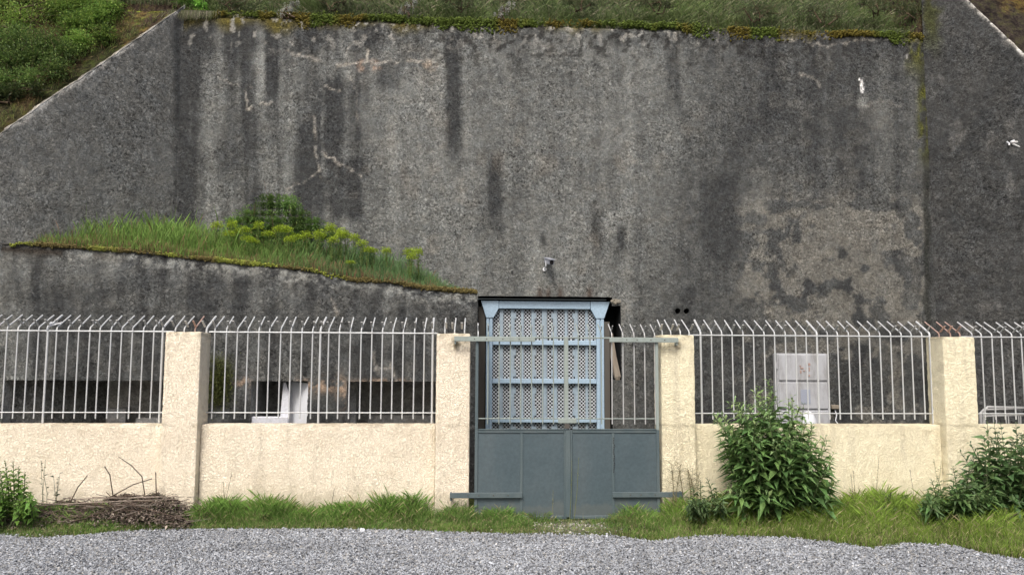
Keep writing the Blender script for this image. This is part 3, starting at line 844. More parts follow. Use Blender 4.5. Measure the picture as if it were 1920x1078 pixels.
def railing(name, label, x_list, kinds, y, xr0, xr1):
    root = thing(name, label, 'railing', ((xr0 + xr1) / 2, y, zlw))
    mb = MB(); mb.tube([(xr0, y - .006, zrail), (xr1, y - .006, zrail)], .0085, 8); put(mb.build('top_rail', M_GALV), root)
    mb = MB(); mb.tube([(xr0, y - .006, zrail2), (xr1, y - .006, zrail2)], .0065, 8); put(mb.build('bottom_rail', M_GALV), root)
    q = random.Random(len(x_list))
    for x, k in zip(x_list, kinds):
        rusty = k.endswith('r'); kk = k.rstrip('r') if k not in ('bar', 'bar_r') else 'bar'
        kk = k.replace('_r', ''); rusty = k.endswith('_r')
        md, bd = bar_obj(kk, rusty)
        o = bpy.data.objects.new('post' if kk == 'post' else 'bar', md); link(o, root)
        o.location = (x - root.location.x, 0, -zlw)
        o.rotation_euler = (R(q.uniform(-.12, .12)), R(q.uniform(-.1, .1)), R(q.uniform(-2.5, 2.5)))
        b2 = bpy.data.objects.new('barb', bd); link(b2, o)
        b2.rotation_euler = (R(q.uniform(-1.5, 1.5)), R(q.uniform(-.8, .8)), 0)
    return root
def xs_of(l, y): return [at(p, 622 if p < 900 else 630, y)[0] for p in l]
sp = at(33.7, 620, YP)[0] - at(13.5, 620, YP)[0]
A = [13.5, 33.7, 54, 73, 90, 107, 127, 148, 168, 187.5, 208, 228, 249, 269, 289, 306, 328, 345, 366]
KA = ['bar'] * 4 + ['post'] + ['bar'] * 10 + ['post', 'stub', 'stub', 'stub_r']
xa = xs_of(A, YP); ex = [xa[0] - sp * k for k in range(1, 14)]
ex = [x for x in ex if x > XEL + .05]
railing('railing', 'white barred railing left of the leftmost pillar, over the twig heap', ex[::-1] + xa, ['bar'] * len(ex) + KA, YP, XEL + .05, PX[0][0] - .002)
a = at(89, 613, YP - .02); sc_ = thing('plastic_scrap', 'torn white plastic scrap caught on a railing tip near the left edge', 'scrap', tuple(a))
mb = MB(); mb.tube([(0, 0, -.03), (.005, .0, .0), (.03, -.01, .022), (.05, 0, .02), (.08, .01, .03), (.12, 0, .04), (.15, .02, .055)], [.009, .011, .016, .008, .009, .007, .004], 7); h = mb.build('strip', M_WHITE); h.parent = sc_
mb = MB(); mb.tube([(.03, -.01, .03), (.05, -.02, .045), (.06, -.01, .05)], [.012, .014, .006], 7); h = mb.build('knot', M_WHITE); h.parent = sc_
A = [388, 403, 424.5, 445, 465, 486.5, 506, 526.5, 546.5, 567, 586.5, 601, 616.7, 637, 657, 677.6, 697, 717, 737, 757, 777, 796, 812, 834, 853, 871]
KA = ['post'] + ['bar'] * 10 + ['post'] + ['bar'] * 10 + ['post', 'stub', 'stub', 'stub']
railing('railing', 'white barred railing in front of the annex slit windows, between two pillars', xs_of(A, YP), KA, YP, PX[0][1] + .002, PX[1][0] - .002)
A = [1242, 1258, 1275, 1292, 1314] + [1314 + 19.75 * k for k in range(1, 22)] + [1743, 1761, 1782, 1800]
KA = ['stub'] * 4 + ['post'] + ['bar'] * 10 + ['post'] + ['bar'] * 10 + ['post', 'stub_r', 'stub_r', 'stub_r']
railing('railing', 'white barred railing in front of the grey cabinet, right of the gate', xs_of(A, YP), KA, YP, PX[2][1] + .002, PX[3][0] - .002)
A = [1822, 1840, 1859, 1877.5, 1896.5, 1915]
xa = xs_of(A, YP); ex = [xa[-1] + sp * .985 * k for k in range(1, 40) if xa[-1] + sp * .985 * k < XER - .05]
railing('railing', 'white barred railing at the right edge, above the bush and metal barriers', xa + ex, ['bar'] * (len(xa) + len(ex)), YP, PX[3][1] + .002, XER - .03)

# ------------------------------------------------------------------ GATE
YG = YF - .075
gate = thing('double_gate', 'slate grey double gate with solid lower panels and thin upper bars', 'gate', (at(1065, 900, YG)[0], YG, 0))
def gx(px, py=860): return at(px, py, YG)[0]
def gz(py, px=1065): return at(px, py, YG)[2]
g_top, g_pan, g_bot, g_lr = gz(633), gz(806), 0.03, gz(785)
leafs = [(890, 978, 1063.5), (1067.5, 1150, 1237)]
for k, (a, m_, b) in enumerate(leafs):
    xa, xm, xb = gx(a), gx(m_), gx(b)
    w = .036
    # lower sheet, frame around it
    mb = MB(); mb.box(xa + w, xb - w, YG + .012, YG + .018, g_bot + .035, g_pan - .03); part(mb, 'lower_panel', M_GATE, gate)
    st_out, st_in = (xa, xb - w) if k == 0 else (xb - w, xa)
    mb = MB(); mb.box(st_out, st_out + w, YG, YG + .04, g_bot, g_pan, .004); mb.box(st_in, st_in + w, YG, YG + .04, g_bot, g_pan, .004)
    mb.box(xa + w + .001, xb - w - .001, YG + .001, YG + .035, g_pan - .032, g_pan, .004); mb.box(xa + w + .001, xb - w - .001, YG + .001, YG + .035, g_bot, g_bot + .035, .004)
    mb.box(xm - .016, xm + .016, YG + .003, YG + .033, g_bot + .036, g_pan - .033, .004)
    mb.box(xa + w + .001, xb - w - .001, YG - .006, YG + .03, g_pan + .001, g_pan + .012)
    part(mb, 'panel_frame', M_GATE_EDGE, gate)
    # upper stiles
    so = xa if k == 0 else xb - .034
    mb = MB(); mb.box(so, so + .034, YG + .001, YG + .036, g_pan + .001, g_top - .01, .004); part(mb, 'hinge_post', M_GATE_TOP if k else M_GATE_EDGE, gate)
    mb = MB(); mb.tube([(so + .01, YG + .03, g_top), ((xb if k == 0 else xa), YG + .03, g_top)], .0085, 6); part(mb, 'top_rail', M_GATE_TOP, gate)
    mb = MB(); mb.tube([(so + .01, YG + .03, g_lr), ((xb if k == 0 else xa), YG + .03, g_lr)], .0068, 6); part(mb, 'bottom_rail', M_GATE_TOP, gate)
    bars = [896, 915, 936, 957, 977, 997, 1018, 1038] if k == 0 else [1085, 1107, 1128, 1148, 1169, 1190, 1210, 1229]
    for p in bars:
        x = at(p, 700, YG)[0]
        mb = MB(); zb = g_top + .03
        mb.tube([(x, YG + .02, g_lr - .06), (x, YG + .02, zb), (x, YG + .035, zb + .03), (x, YG + .14, zb + .085), (x, YG + .24, zb + .135)], .0072, 8)
        bo = part(mb, 'bar', M_GALV if p in (896,) else M_GALVG if p > 1140 else M_GATE_TOP, gate)
        mb = MB(); mb.tube([(x, YG + .055, zb + .045), (x, YG - .04, zb + .105)], .0055, 6)
        q = mb.build('barb', M_GALVG); q.parent = bo
x = gx(1062)
mb = MB(); mb.box(x - .024, x + .024, YG - .012, YG + .03, g_pan + .014, g_top + .01, .004); part(mb, 'centre_post', M_GATE_TOP, gate)
mb = MB(); mb.box(gx(1063.5) - .02, gx(1067.5) + .012, YG - .012, YG - .002, g_bot + .02, g_pan + .012, .003); part(mb, 'cover_strip', M_GATE_EDGE, gate)
mb = MB(); mb.box(gx(1046), gx(1081), YG - .03, YG - .014, gz(793), gz(784), .004); part(mb, 'lock_plate', M_GATE_TOP, gate)
mb = MB(); mb.box(gx(1058), gx(1068), YG - .028, YG - .014, gz(803), gz(794), .003); part(mb, 'latch', M_DARKMETAL, gate)
for (a, b, y0, y1, m_) in ((850, 1003, 632, 641, M_GATE_TOP), (1143, 1273, 632, 641, M_GATE_TOP), (845, 980, 922, 932, M_GATE_EDGE), (1147, 1278, 922, 932, M_GATE_EDGE)):
    mb = MB(); z0, z1 = gz(y1), gz(y0)
    mb.box(at(a, 780, YG)[0], at(b, 780, YG)[0], YG - .028, YG - .013, z0, z1, .003)
    ex_ = at(a + 2, 780, YG)[0] if a < 1000 else at(b - 2, 780, YG)[0]
    mb.box(ex_ - .009, ex_ + .009, YG - .012, YF + .01, z0 - .03, z1 - .005, .002)
    sb = part(mb, 'hinge_strap', m_, gate)
    for t in (.25, .4, .6, .8):
        bx = at(a + (b - a) * t, 780, YG)[0]; bz = (z0 + z1) / 2
        mb = MB(); mb.tube([(bx, YG - .032, bz), (bx, YG - .027, bz)], .007, 8)
        q = mb.build('bolt', M_DARKMETAL); q.parent = sb
# rust drip beside the right divider
mb = MB(); q = random.Random(4)
for k in range(16):
    zz = gz(820 + k * 4.2); xx = gx(1151) + q.uniform(-.006, .006)
    mb.tube([(xx, YG + .003, zz), (xx + q.uniform(-.006, .006), YG + .0, zz - .018)], .0035, 5)
part(mb, 'chain', M_BLACK, gate)

# ------------------------------------------------------------------ things on and by the facade
# security camera
a = at(1026, 487, YW - .22); zc_ = a[2]
sc = thing('security_camera', 'small grey bullet camera on the wall above the blue door', 'camera', (a[0], YW, zc_))
mb = MB(); mb.box(-.045, .045, -.30, -.08, -.04, .035, .012)
b = mb.build('housing', M_CAM); b.parent = sc; b.rotation_euler = (R(14), 0, R(14)); b.location = (-.01, 0.02, .03)
mb = MB(); mb.box(-.052, .052, -.33, -.06, .036, .044, .003)
h = mb.build('sun_shield', M_CAM); h.parent = b
mb = MB(); mb.tube([(0, -.302, -.004), (0, -.306, -.004)], .031, 14); h = mb.build('lens', M_BLACK); h.parent = b
mb = MB(); mb.tube([(-.01, -.15, -.01), (-.012, -.14, -.08), (-.02, -.02, -.12)], .011, 8); mb.tube([(-.02, -.03, -.12), (-.02, 0.02, -.12)], .03, 12)
h = mb.build('bracket', M_WHITE); h.parent = sc

# grey cabinet
YC = YW - .20
ca = at(1456, 662, YC); cb = at(1553, 663, YC)
cab = thing('metal_cabinet', 'dirty grey metal cabinet with rusty lock marks standing against the concrete', 'cabinet', ((ca[0] + cb[0]) / 2, YC, 0))
cz = (ca[2] + cb[2]) / 2; cx0, cx1 = ca[0], cb[0]
mb = MB(); mb.box(cx0, cx1, YC, YW - .04, 0, cz, .008); part(mb, 'body', M_CAB, cab)
czz = lambda py: at(1505, py, YC)[2]
for z0, z1 in ((czz(713), cz - .02), (czz(766), czz(717)), (.1, czz(770))):
    mb = MB(); mb.box(cx0 + .02, cx1 - .035, YC - .022, YC - .003, z0, z1, .006); d_ = part(mb, 'door', M_CAB, cab)
mb = MB(); mb.box(at(1500, 740, YC)[0], at(1518, 740, YC)[0], YC - .028, YC - .023, czz(757), czz(730)); part(mb, 'label_plate', M_CABD, cab)
for (px_, py_, w_, h_) in ((1502, 690, 6, 3), (1500, 697, 3, 6), (1506, 695, 4, 2), (1516, 683, 4, 5), (1516, 692, 2.5, 8), (1516, 704, 3, 4), (1499, 686, 3, 2)):
    c_ = at(px_, py_, YC)
    mb = MB(); mb.box(c_[0] - w_ / 250, c_[0] + w_ / 250, YC - .03, YC - .0235, c_[2] - h_ / 250, c_[2] + h_ / 250, .002)
    part(mb, 'rusty_lock', M_RUST, cab)
for zz in (cz - .18, .6):
    mb = MB(); mb.tube([(cx0 - .004, YC - .012, zz - .05), (cx0 - .004, YC - .012, zz + .05)], .012, 8); part(mb, 'hinge', M_CAB, cab)
# small brown junction box right of the cabinet with a stub of cable
a = at(1567, 763, YW - .1)
jb = thing('junction_box', 'small rusty box with a loose cable beside the grey cabinet', 'box', (a[0], YW, a[2]))
mb = MB(); mb.box(-.06, .06, -.1, .02, -.03, .03, .008); h = mb.build('body', M_TIMBER); h.parent = jb
mb = MB(); mb.tube([(0, -.06, -.03), (.02, -.08, -.12), (-.01, -.1, -.2), (.05, -.12, -.3)], .008, 6); h = mb.build('cable', M_WHITE); h.parent = jb
# white plastic tub
YT = 10.2
a = at(1500, 770, YT); b = at(1531, 770, YT); tw = (b[0] - a[0])
mb = MB()
prof = [(0, .17), (.5, .175), (.9, .17), (1.0, .15), (1.06, .1), (1.09, .05), (1.10, .0)]
cxx, cyy = (a[0] + b[0]) / 2, YT
V = []; k = 20; H = a[2]
for t, r_ in prof:
    for j in range(k): V.append((r_ * .62 * math.cos(2 * math.pi * j / k), r_ * .62 * math.sin(2 * math.pi * j / k), t * H / 1.1))
mb.add(V, [(i * k + j, i * k + (j + 1) % k, (i + 1) * k + (j + 1) % k, (i + 1) * k + j) for i in range(len(prof) - 1) for j in range(k)])
o = mb.build('plastic_drum', M_WHITE, None, smooth=True); o.location = (cxx, cyy, 0)
tag(o, 'white plastic drum just showing above the low wall before the grey cabinet', 'drum')
# metal barriers stacked at the right
for n_, (yy, zt_, rot, lab) in enumerate(((10.6, 0.02, 2, 'grey tubular metal barrier, front one leaning behind the right-edge railing'), (10.85, .07, -3, 'grey tubular metal barrier, rear one leaning behind the right-edge railing'))):
    a = at(1842, 775, yy)
    br = thing('metal_barrier', lab, 'barrier', (a[0], yy, 0))
    Hh = at(1880, 763 + n_ * 5, yy)[2]
    W_ = 2.1
    mb = MB(); mb.tube([(0, 0, .12), (0, 0, Hh - .05), (.05, 0, Hh), (W_ - .05, 0, Hh + .04), (W_, 0, Hh - .05), (W_, 0, .12)], .019, 8)
    mb.tube([(0, 0, .2), (W_, 0, .2)], .016, 8); mb.tube([(0, 0, Hh - .09), (W_, 0, Hh - .07)], .012, 8)
    h = mb.build('frame', M_GALVG); h.parent = br
    for k in range(1, 12):
        mb = MB(); mb.tube([(k * W_ / 12, 0, .2), (k * W_ / 12, 0, Hh - .09)], .008, 6); h = mb.build('bar', M_GALVG); h.parent = br
    for xx in (.1, W_ - .1):
        mb = MB(); mb.tube([(xx, -.2, 0.012), (xx, -.05, .1), (xx, 0, .2), (xx, .05, .1), (xx, .2, 0.012)], .012, 6); h = mb.build('foot', M_GALVG); h.parent = br
    br.rotation_euler = (0, R(-1.5 if n_ else 1.2), R(rot))
# bracket high on the right wing wall
a = on_plane(1893, 270, pR, nR)
bk = thing('cable_bracket', 'broken grey metal bracket with rods on the right wing wall', 'bracket', tuple(a))
mb = MB(); mb.tube([(-.0, -.03, .01), (.6, -.22, .02)], .02, 8); h = mb.build('arm', M_GALVG); h.parent = bk
mb = MB(); mb.tube([(.02, -.03, -.01), (.15, -.1, -.1), (.45, -.25, -.25)], .016, 8); h = mb.build('brace', M_GALVG); h.parent = bk
mb = MB(); mb.tube([(-.05, -.01, .03), (-.02, -.02, 0.0), (-.03, -.03, -.03)], .011, 6); mb.tube([(-.0, -.02, .02), (.05, -.04, .04)], .013, 6); h = mb.build('clip', M_WHITE); h.parent = bk

# ------------------------------------------------------------------ GROUND
EDGE = [(-400, 1004), (0, 1003), (60, 1010), (120, 1008), (200, 1000), (300, 994), (420, 993), (600, 993), (760, 996), (900, 1001), (1020, 1003), (1140, 1006), (1230, 1016), (1320, 1006), (1480, 1010), (1560, 1018), (1640, 1030), (1700, 1019), (1800, 1027), (1850, 1040), (1920, 1052), (2100, 1058), (2600, 1062)]
EX = np.array([ground(x, y)[0] for x, y in EDGE]); EY = np.array([ground(x, y)[1] for x, y in EDGE])
def edge_y(x): return np.interp(x, EX, EY) + 0.07 * (fbm(x * 3.1, x * 0 + 4, 130, 4) - .5)
n = 70
g = MB(); 
gx_ = np.linspace(-70, 70, 141); gy_ = np.linspace(-70, 12, 83)
GX, GY = np.meshgrid(gx_, gy_, indexing='ij')
V = np.stack([GX, GY, 0 * GX - .012], -1).reshape(-1, 3)
I, J = np.meshgrid(np.arange(140), np.arange(82), indexing='ij'); I = I.ravel(); J = J.ravel()
o = mesh_np('ground', V, [np.stack([I * 83 + J, (I + 1) * 83 + J, (I + 1) * 83 + J + 1, I * 83 + J + 1], 1)], M_GBED); tag(o, kind='structure')
# verge (soil strip between gravel and wall)
xs_ = np.linspace(-9.5, 10.5, 500); ts = np.linspace(0, 1, 34)
XX, TT = np.meshgrid(xs_, ts, indexing='ij')
e0 = edge_y(XX); YY = e0 + TT * (12.1 - e0)
def verge_z(x, y):
    d = y - edge_y(x)
    return 0.035 * sstep(0, .5, d) - .008 + 0.03 * (fbm(x * 4, y * 4, 131) - .5) * sstep(0, .3, d)
ZZ = verge_z(XX, YY)
V = np.stack([XX, YY, ZZ], -1).reshape(-1, 3)
def heap_mask(x, y):
    px, py = proj(np.stack([x, y, 0 * x], -1))
    wob = 40 * (fbm(px / 50, py / 12, 133) - .5)
    return (1 - sstep(325, 385, px + wob)) * sstep(25, 80, px + wob) * sstep(940, 955, py + .35 * wob - 3) * 0 + \
        (1 - sstep(330, 380, px + wob)) * (1 - sstep(970, 982, py + .3 * wob)) * sstep(-60, 0, px)
def bare_mask(x, y):
    px, py = proj(np.stack([x, y, 0 * x], -1))
    return np.exp(-((px - 1075) / 75) ** 2 - ((py - 989) / 9) ** 2) + .9 * np.exp(-((px - 1110) / 25) ** 2 - ((py - 974) / 4) ** 2) + .6 * np.exp(-((px - 60) / 60) ** 2 - ((py - 995) / 8) ** 2)
hm = heap_mask(V[:, 0], V[:, 1]); bmk = bare_mask(V[:, 0], V[:, 1])
tv = np.tile(np.array([0.055, 0.06, 0.022]), (len(V), 1))
tv = lerp(tv, (0.10, 0.075, 0.055), np.clip(hm, 0, 1)); tv = lerp(tv, (0.22, 0.205, 0.17), np.clip(bmk, 0, 1))
o = mesh_np('verge', V, [np.stack([(lambda I, J: I * 34 + J)(*q) for q in [(I_, J_), (I_ + 1, J_), (I_ + 1, J_ + 1), (I_, J_ + 1)]], 1) for I_, J_ in [[a.ravel() for a in np.meshgrid(np.arange(499), np.arange(33), indexing='ij')]]], M_SOIL, None, tv, True)
tag(o, kind='structure')

# gravel stones
def stones(name, X_, Y_, Z_, size, col, kind='stuff'):
    n = len(X_)
    base = np.array([[1, 0, 0], [-1, 0, 0], [0, 1, 0], [0, -1, 0], [0, 0, 1], [0, 0, -1], [.7, .7, .5], [-.7, .6, .45], [.2, -.8, .55]], float)[:6]
    th = rng.random(n) * 2 * np.pi
    sc_ = size[:, None] * (0.6 + .8 * rng.random((n, 3))) * [1, 1, .7]
    B = base[None] * sc_[:, None] + (rng.random((n, 6, 3)) - .5) * size[:, None, None] * .9
    ct, st = np.cos(th)[:, None], np.sin(th)[:, None]
    tl = (rng.random((n, 1)) - .5) * 1.2
    x = B[..., 0] * ct - B[..., 1] * st; y = B[..., 0] * st + B[..., 1] * ct; z = B[..., 2] + x * tl
    V = np.stack([x + X_[:, None], y + Y_[:, None], z + Z_[:, None]], -1).reshape(-1, 3)
    F = np.array([[0, 2, 4], [2, 1, 4], [1, 3, 4], [3, 0, 4], [2, 0, 5], [1, 2, 5], [3, 1, 5], [0, 3, 5]])
    f = (F[None] + 6 * np.arange(n)[:, None, None]).reshape(-1, 3)
    o = mesh_np(name, V, [f], M_STONE, None, np.repeat(col, 6, 0)); tag(o, kind=kind)
    return o
ns = 310000
sx_ = rng.uniform(-8.2, 9.2, ns); sy_ = rng.uniform(5.6, 8.75, ns)
e_ = edge_y(sx_)
keep = sy_ < e_ + 0.10 * rng.random(ns) ** 2 + .01
pxs, _ = proj(np.stack([sx_, sy_, 0 * sx_], -1)); keep &= (pxs > -480) & (pxs < 2450)
sx_, sy_ = sx_[keep], sy_[keep]; n = len(sx_)
size = 0.0056 + 0.0075 * rng.random(n) ** 1.8 + .009 * (rng.random(n) > .992)
g_ = 0.285 + .15 * (rng.random(n) - .5) + .17 * (rng.random(n) > .93) - .13 * (rng.random(n) > .8)
g_ *= 0.80 + .4 * fbm(sx_ * 1.2, sy_ * 2.2, 140)
col = g_[:, None] * np.where(rng.random((n, 1)) > .85, (1.0, 1.0, .98), (.93, .99, 1.08))
stones('gravel', sx_, sy_, rng.random(n) * .014 - .002, size, col)
# loose pale stones in the bare places of the verge
n = 1500
bx = rng.uniform(-6, 6.5, n * 5); by = rng.uniform(8.0, 9.0, n * 5)
k = rng.random(n * 5) < np.clip(bare_mask(bx, by) + .004, 0, 1); bx, by = bx[k], by[k]
col = (0.22 + .25 * rng.random(len(bx)))[:, None] * np.array([1, .98, .9])
stones('loose_stones', bx, by, verge_z(bx, by) + .006, .005 + .008 * rng.random(len(bx)), col)
# one white stone at the edge
mb = MB(); rock(mb, (0, 0, .018), (.026, .022, .024), seed=5); p = ground(679, 997)
o = mb.build('white_stone', M_WHITE); o.location = (p[0], p[1], 0); tag(o, 'small white stone lying where gravel meets grass', 'stone')
mb = MB(); rock(mb, (0, 0, .02), (.075, .04, .02), seed=6); p = ground(853, 971)
o = mb.build('flat_stone', M_CONC, None, tint=(.4, .38, .33)); o.location = (p[0], p[1], .03); tag(o, 'flat pale stone in the grass left of the gate', 'stone')

# ------------------------------------------------------------------ GRASS builder
def blades(X_, Y_, Z_, H_, W_, col, bend=0.5, az=None, spread=1.0):
    n = len(X_)
    a = rng.random(n) * 2 * np.pi if az is None else az
    lean = bend * (0.15 + rng.random(n) ** 1.5) * H_
    dx, dy = np.cos(a), np.sin(a)
    fx, fy = -np.sin(a + rng.normal(0, .8, n)), np.cos(a + rng.normal(0, .8, n))
    w = W_ / 2
    P = lambda t, s, ww: np.stack([X_ + dx * lean * t * t + fx * ww * s, Y_ + dy * lean * t * t + fy * ww * s, Z_ + H_ * (t - .25 * bend * t * t * t)], -1)
    V = np.stack([P(0, -1, w), P(0, 1, w), P(.5, -1, w * .85), P(.5, 1, w * .85), P(.82, 0, w * 0) + 0, P(1, 0, 0 * w)], 1)
    V[:, 4] = P(.8, 1, w * .45)
    V = V.reshape(-1, 3)
    b = 6 * np.arange(n)[:, None]
    f4 = b + np.array([[0, 1, 3, 2]]); f3 = np.concatenate([b + np.array([[2, 3, 4]]), b + np.array([[2, 4, 5]])])
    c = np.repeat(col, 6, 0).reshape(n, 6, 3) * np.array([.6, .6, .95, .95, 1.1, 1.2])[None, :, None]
    return V, f4, f3, c.reshape(-1, 3)
def merge(parts):
    Vs, F4, F3, Cs = [], [], [], []; n = 0
    for V, f4, f3, c in parts:
        Vs.append(V); F4.append(f4 + n); F3.append(f3 + n); Cs.append(c); n += len(V)
    return np.concatenate(Vs), np.concatenate(F4), np.concatenate(F3), np.concatenate(Cs)
def grass_col(n, base, var=.45, dry=.1, drycol=(0.30, 0.25, 0.12)):
    c = np.array(base)[None] * (1 + var * (rng.random((n, 1)) * 2 - 1)) * (1 + .12 * (rng.random((n, 3)) - .5))
    d = rng.random(n) < dry
    c[d] = np.array(drycol) * (.6 + .7 * rng.random((d.sum(), 1)))
    return c

# verge grass
n = 285000
X_ = rng.uniform(-9.3, 10.4, n); t = rng.random(n) ** .85
ey = edge_y(X_); Yb = YF + .09; Y_ = ey + .01 + t * (Yb - ey)
pxs, pys = proj(np.stack([X_, Y_, 0 * X_], -1))
den = 0.22 + .85 * sstep(.35, .62, fbm(X_ * 3.0, Y_ * 4.5, 150)) + .3 * sstep(1100, 1500, pxs)
den *= (1 - .93 * np.clip(heap_mask(X_, Y_), 0, 1)) * (1 - .85 * np.clip(bare_mask(X_, Y_), 0, 1)) * (0.35 + .65 * sstep(0, .18, Y_ - ey + .1 * (fbm(X_ * 6, Y_ * 6, 151) - .3)))
inpil = np.zeros(n, bool)
for a, b in PX: inpil |= (X_ > a - .01) & (X_ < b + .01) & (Y_ > YF - .01)
gatez = (X_ > gx(888)) & (X_ < gx(1240)) & (Y_ > YG - .04)
k = (rng.random(n) < den) & ~inpil & ~gatez & (pxs > -480) & (pxs < 2520)
X_, Y_, pxs, pys = X_[k], Y_[k], pxs[k], pys[k]; n = len(X_)
patch = fbm(X_ * 1.7, Y_ * 2.6, 152); p2 = fbm(X_ * 5, Y_ * 6, 153)
ey = edge_y(X_)
near = sstep(.12, .75, (Y_ - ey) / (Yb - ey))
H_ = .03 + .05 * patch + .10 * near * sstep(.35, .7, p2) + .03 * near * near
H_ += .03 * sstep(1150, 1500, pxs)
for (x, y, rx, h) in [(520, 945, 45, .09), (720, 945, 50, .08), (775, 950, 25, .10), (400, 950, 40, .08), (860, 945, 30, .06), (930, 962, 34, .06), (1200, 965, 50, .03), (1320, 960, 90, .06), (1410, 985, 100, .06), (1640, 960, 80, .08), (1800, 975, 120, .05), (-10, 940, 50, .15)]:
    H_ += h * np.exp(-((pxs - x) / rx) ** 2) * sstep(.3, .8, near) * (.4 + .8 * rng.random(n))
gm = (pxs > 885) & (pxs < 1250); H_[gm] *= .75; gm = (pxs > 1000) & (pxs < 1140); H_[gm] *= .55
H_ *= (.45 + .9 * rng.random(n)) * (.55 + .9 * fbm(X_ * 7, Y_ * 7, 154)); H_ += .10 * (rng.random(n) > .992) * near
yel = sstep(1100, 1500, pxs) * .75 + .25 * sstep(.5, .7, patch)
base = np.array([0.125, 0.225, 0.05])[None] * (1 - yel[:, None]) + np.array([0.185, 0.275, 0.045])[None] * yel[:, None]
base = base * (.55 + .85 * p2[:, None]) * (1 + .35 * (rng.random((n, 1)) * 2 - 1))
d = rng.random(n) < (.10 + .16 * (1 - near)) * (.4 + 1.2 * fbm(X_ * 4, Y_ * 5, 155)); base[d] = np.array([0.36, 0.32, 0.18]) * (.5 + .8 * rng.random((d.sum(), 1)))
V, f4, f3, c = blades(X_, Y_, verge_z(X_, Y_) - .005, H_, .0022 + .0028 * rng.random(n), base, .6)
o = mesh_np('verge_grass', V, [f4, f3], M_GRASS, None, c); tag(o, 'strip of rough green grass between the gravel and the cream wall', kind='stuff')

def tuft(name, label, px, py, nb, h, spread, base, lean=.75, width=.0045, dry=.06, Yw=None, group=None):
    p = ground(px, py) if Yw is None else at(px, py, Yw)
    r_ = spread * np.sqrt(rng.random(nb)); a = rng.random(nb) * 2 * np.pi
    x, y = r_ * np.cos(a), r_ * np.sin(a) * .6
    out = np.arctan2(y, x) + rng.normal(0, .5, nb)
    H_ = h * (.45 + .6 * rng.random(nb))
    V, f4, f3, c = blades(x, y, 0 * x, H_, width * (.6 + .7 * rng.random(nb)), grass_col(nb, base, .35, dry), lean, out)
    o = mesh_np(name, V, [f4, f3], M_GRASS, None, c); o.location = tuple(p)
    tag(o, label, 'grass', group); return o
G1 = (0.13, 0.21, 0.055)
tuft('grass_tuft', 'tall grass tuft against the low wall, between the leftmost pillar and the second', 520, 951, 300, .24, .24, G1)
tuft('grass_tuft', 'spreading bright grass tuft left of the pillar beside the gate', 705, 951, 260, .22, .24, (0.12, .18, .045))
tuft('grass_tuft', 'grass tuft at the foot of the pillar left of the gate, nearest to it', 775, 953, 280, .28, .17, (0.11, .17, .045))
tuft('grass_tuft', 'thick grass tuft in front of the left gate leaf', 932, 978, 330, .19, .14, (0.13, .22, .05))
tuft('grass_tuft', 'small grass tuft at the middle of the gate foot', 1010, 981, 110, .16, .1, (0.1, .16, .04))
tuft('grass_tuft', 'seedy pale grass tuft in front of the right gate leaf', 1190, 985, 220, .16, .24, (0.21, .25, .1), dry=.25)
tuft('grass_tuft', 'dense grass tuft before the pillar right of the gate', 1290, 985, 260, .15, .26, (0.19, .25, .07))
tuft('grass_tuft', 'tall grass tuft at the left edge beside the twig heap', -8, 948, 600, .42, .27, (0.12, .23, .05))
tuft('grass_tuft', 'yellow-green grass tuft right of the tall bush', 1640, 965, 380, .17, .35, (0.2, .25, .06))

# ------------------------------------------------------------------ LEAF builder
def leaves(P, Dr, L, Wd, col, droop=.3, fold=.25):
    """P base points, Dr unit directions, L lengths, Wd widths"""
    n = len(P)
    up = np.tile([0, 0, 1.], (n, 1)) + rng.normal(0, .25, (n, 3))
    s = np.cross(Dr, up); s /= np.linalg.norm(s, axis=1)[:, None] + 1e-9
    nn = np.cross(s, Dr)
    L = L[:, None]; Wd = Wd[:, None]
    dz = np.array([0, 0, -1.])
    m = P + Dr * L * .45 + dz * L * droop * .12
    V = np.stack([P, m + s * Wd / 2 + nn * Wd * fold, m, m - s * Wd / 2 + nn * Wd * fold, P + Dr * L + dz * L * droop * .7], 1).reshape(-1, 3)
    b = 5 * np.arange(n)[:, None]
    f = np.concatenate([b + np.array([[0, 2, 4, 1]]), b + np.array([[0, 3, 4, 2]])])
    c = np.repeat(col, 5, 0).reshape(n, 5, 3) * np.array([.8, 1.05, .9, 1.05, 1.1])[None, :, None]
    return V, f, c.reshape(-1, 3)
def stems_mesh(stems, name, parent, col, k=4):
    mb = MB()
    for pts, rs in stems: mb.tube(pts, rs, k, cap=False)
    return put(mb.build(name, M_TWIG, None, tint=col), parent)

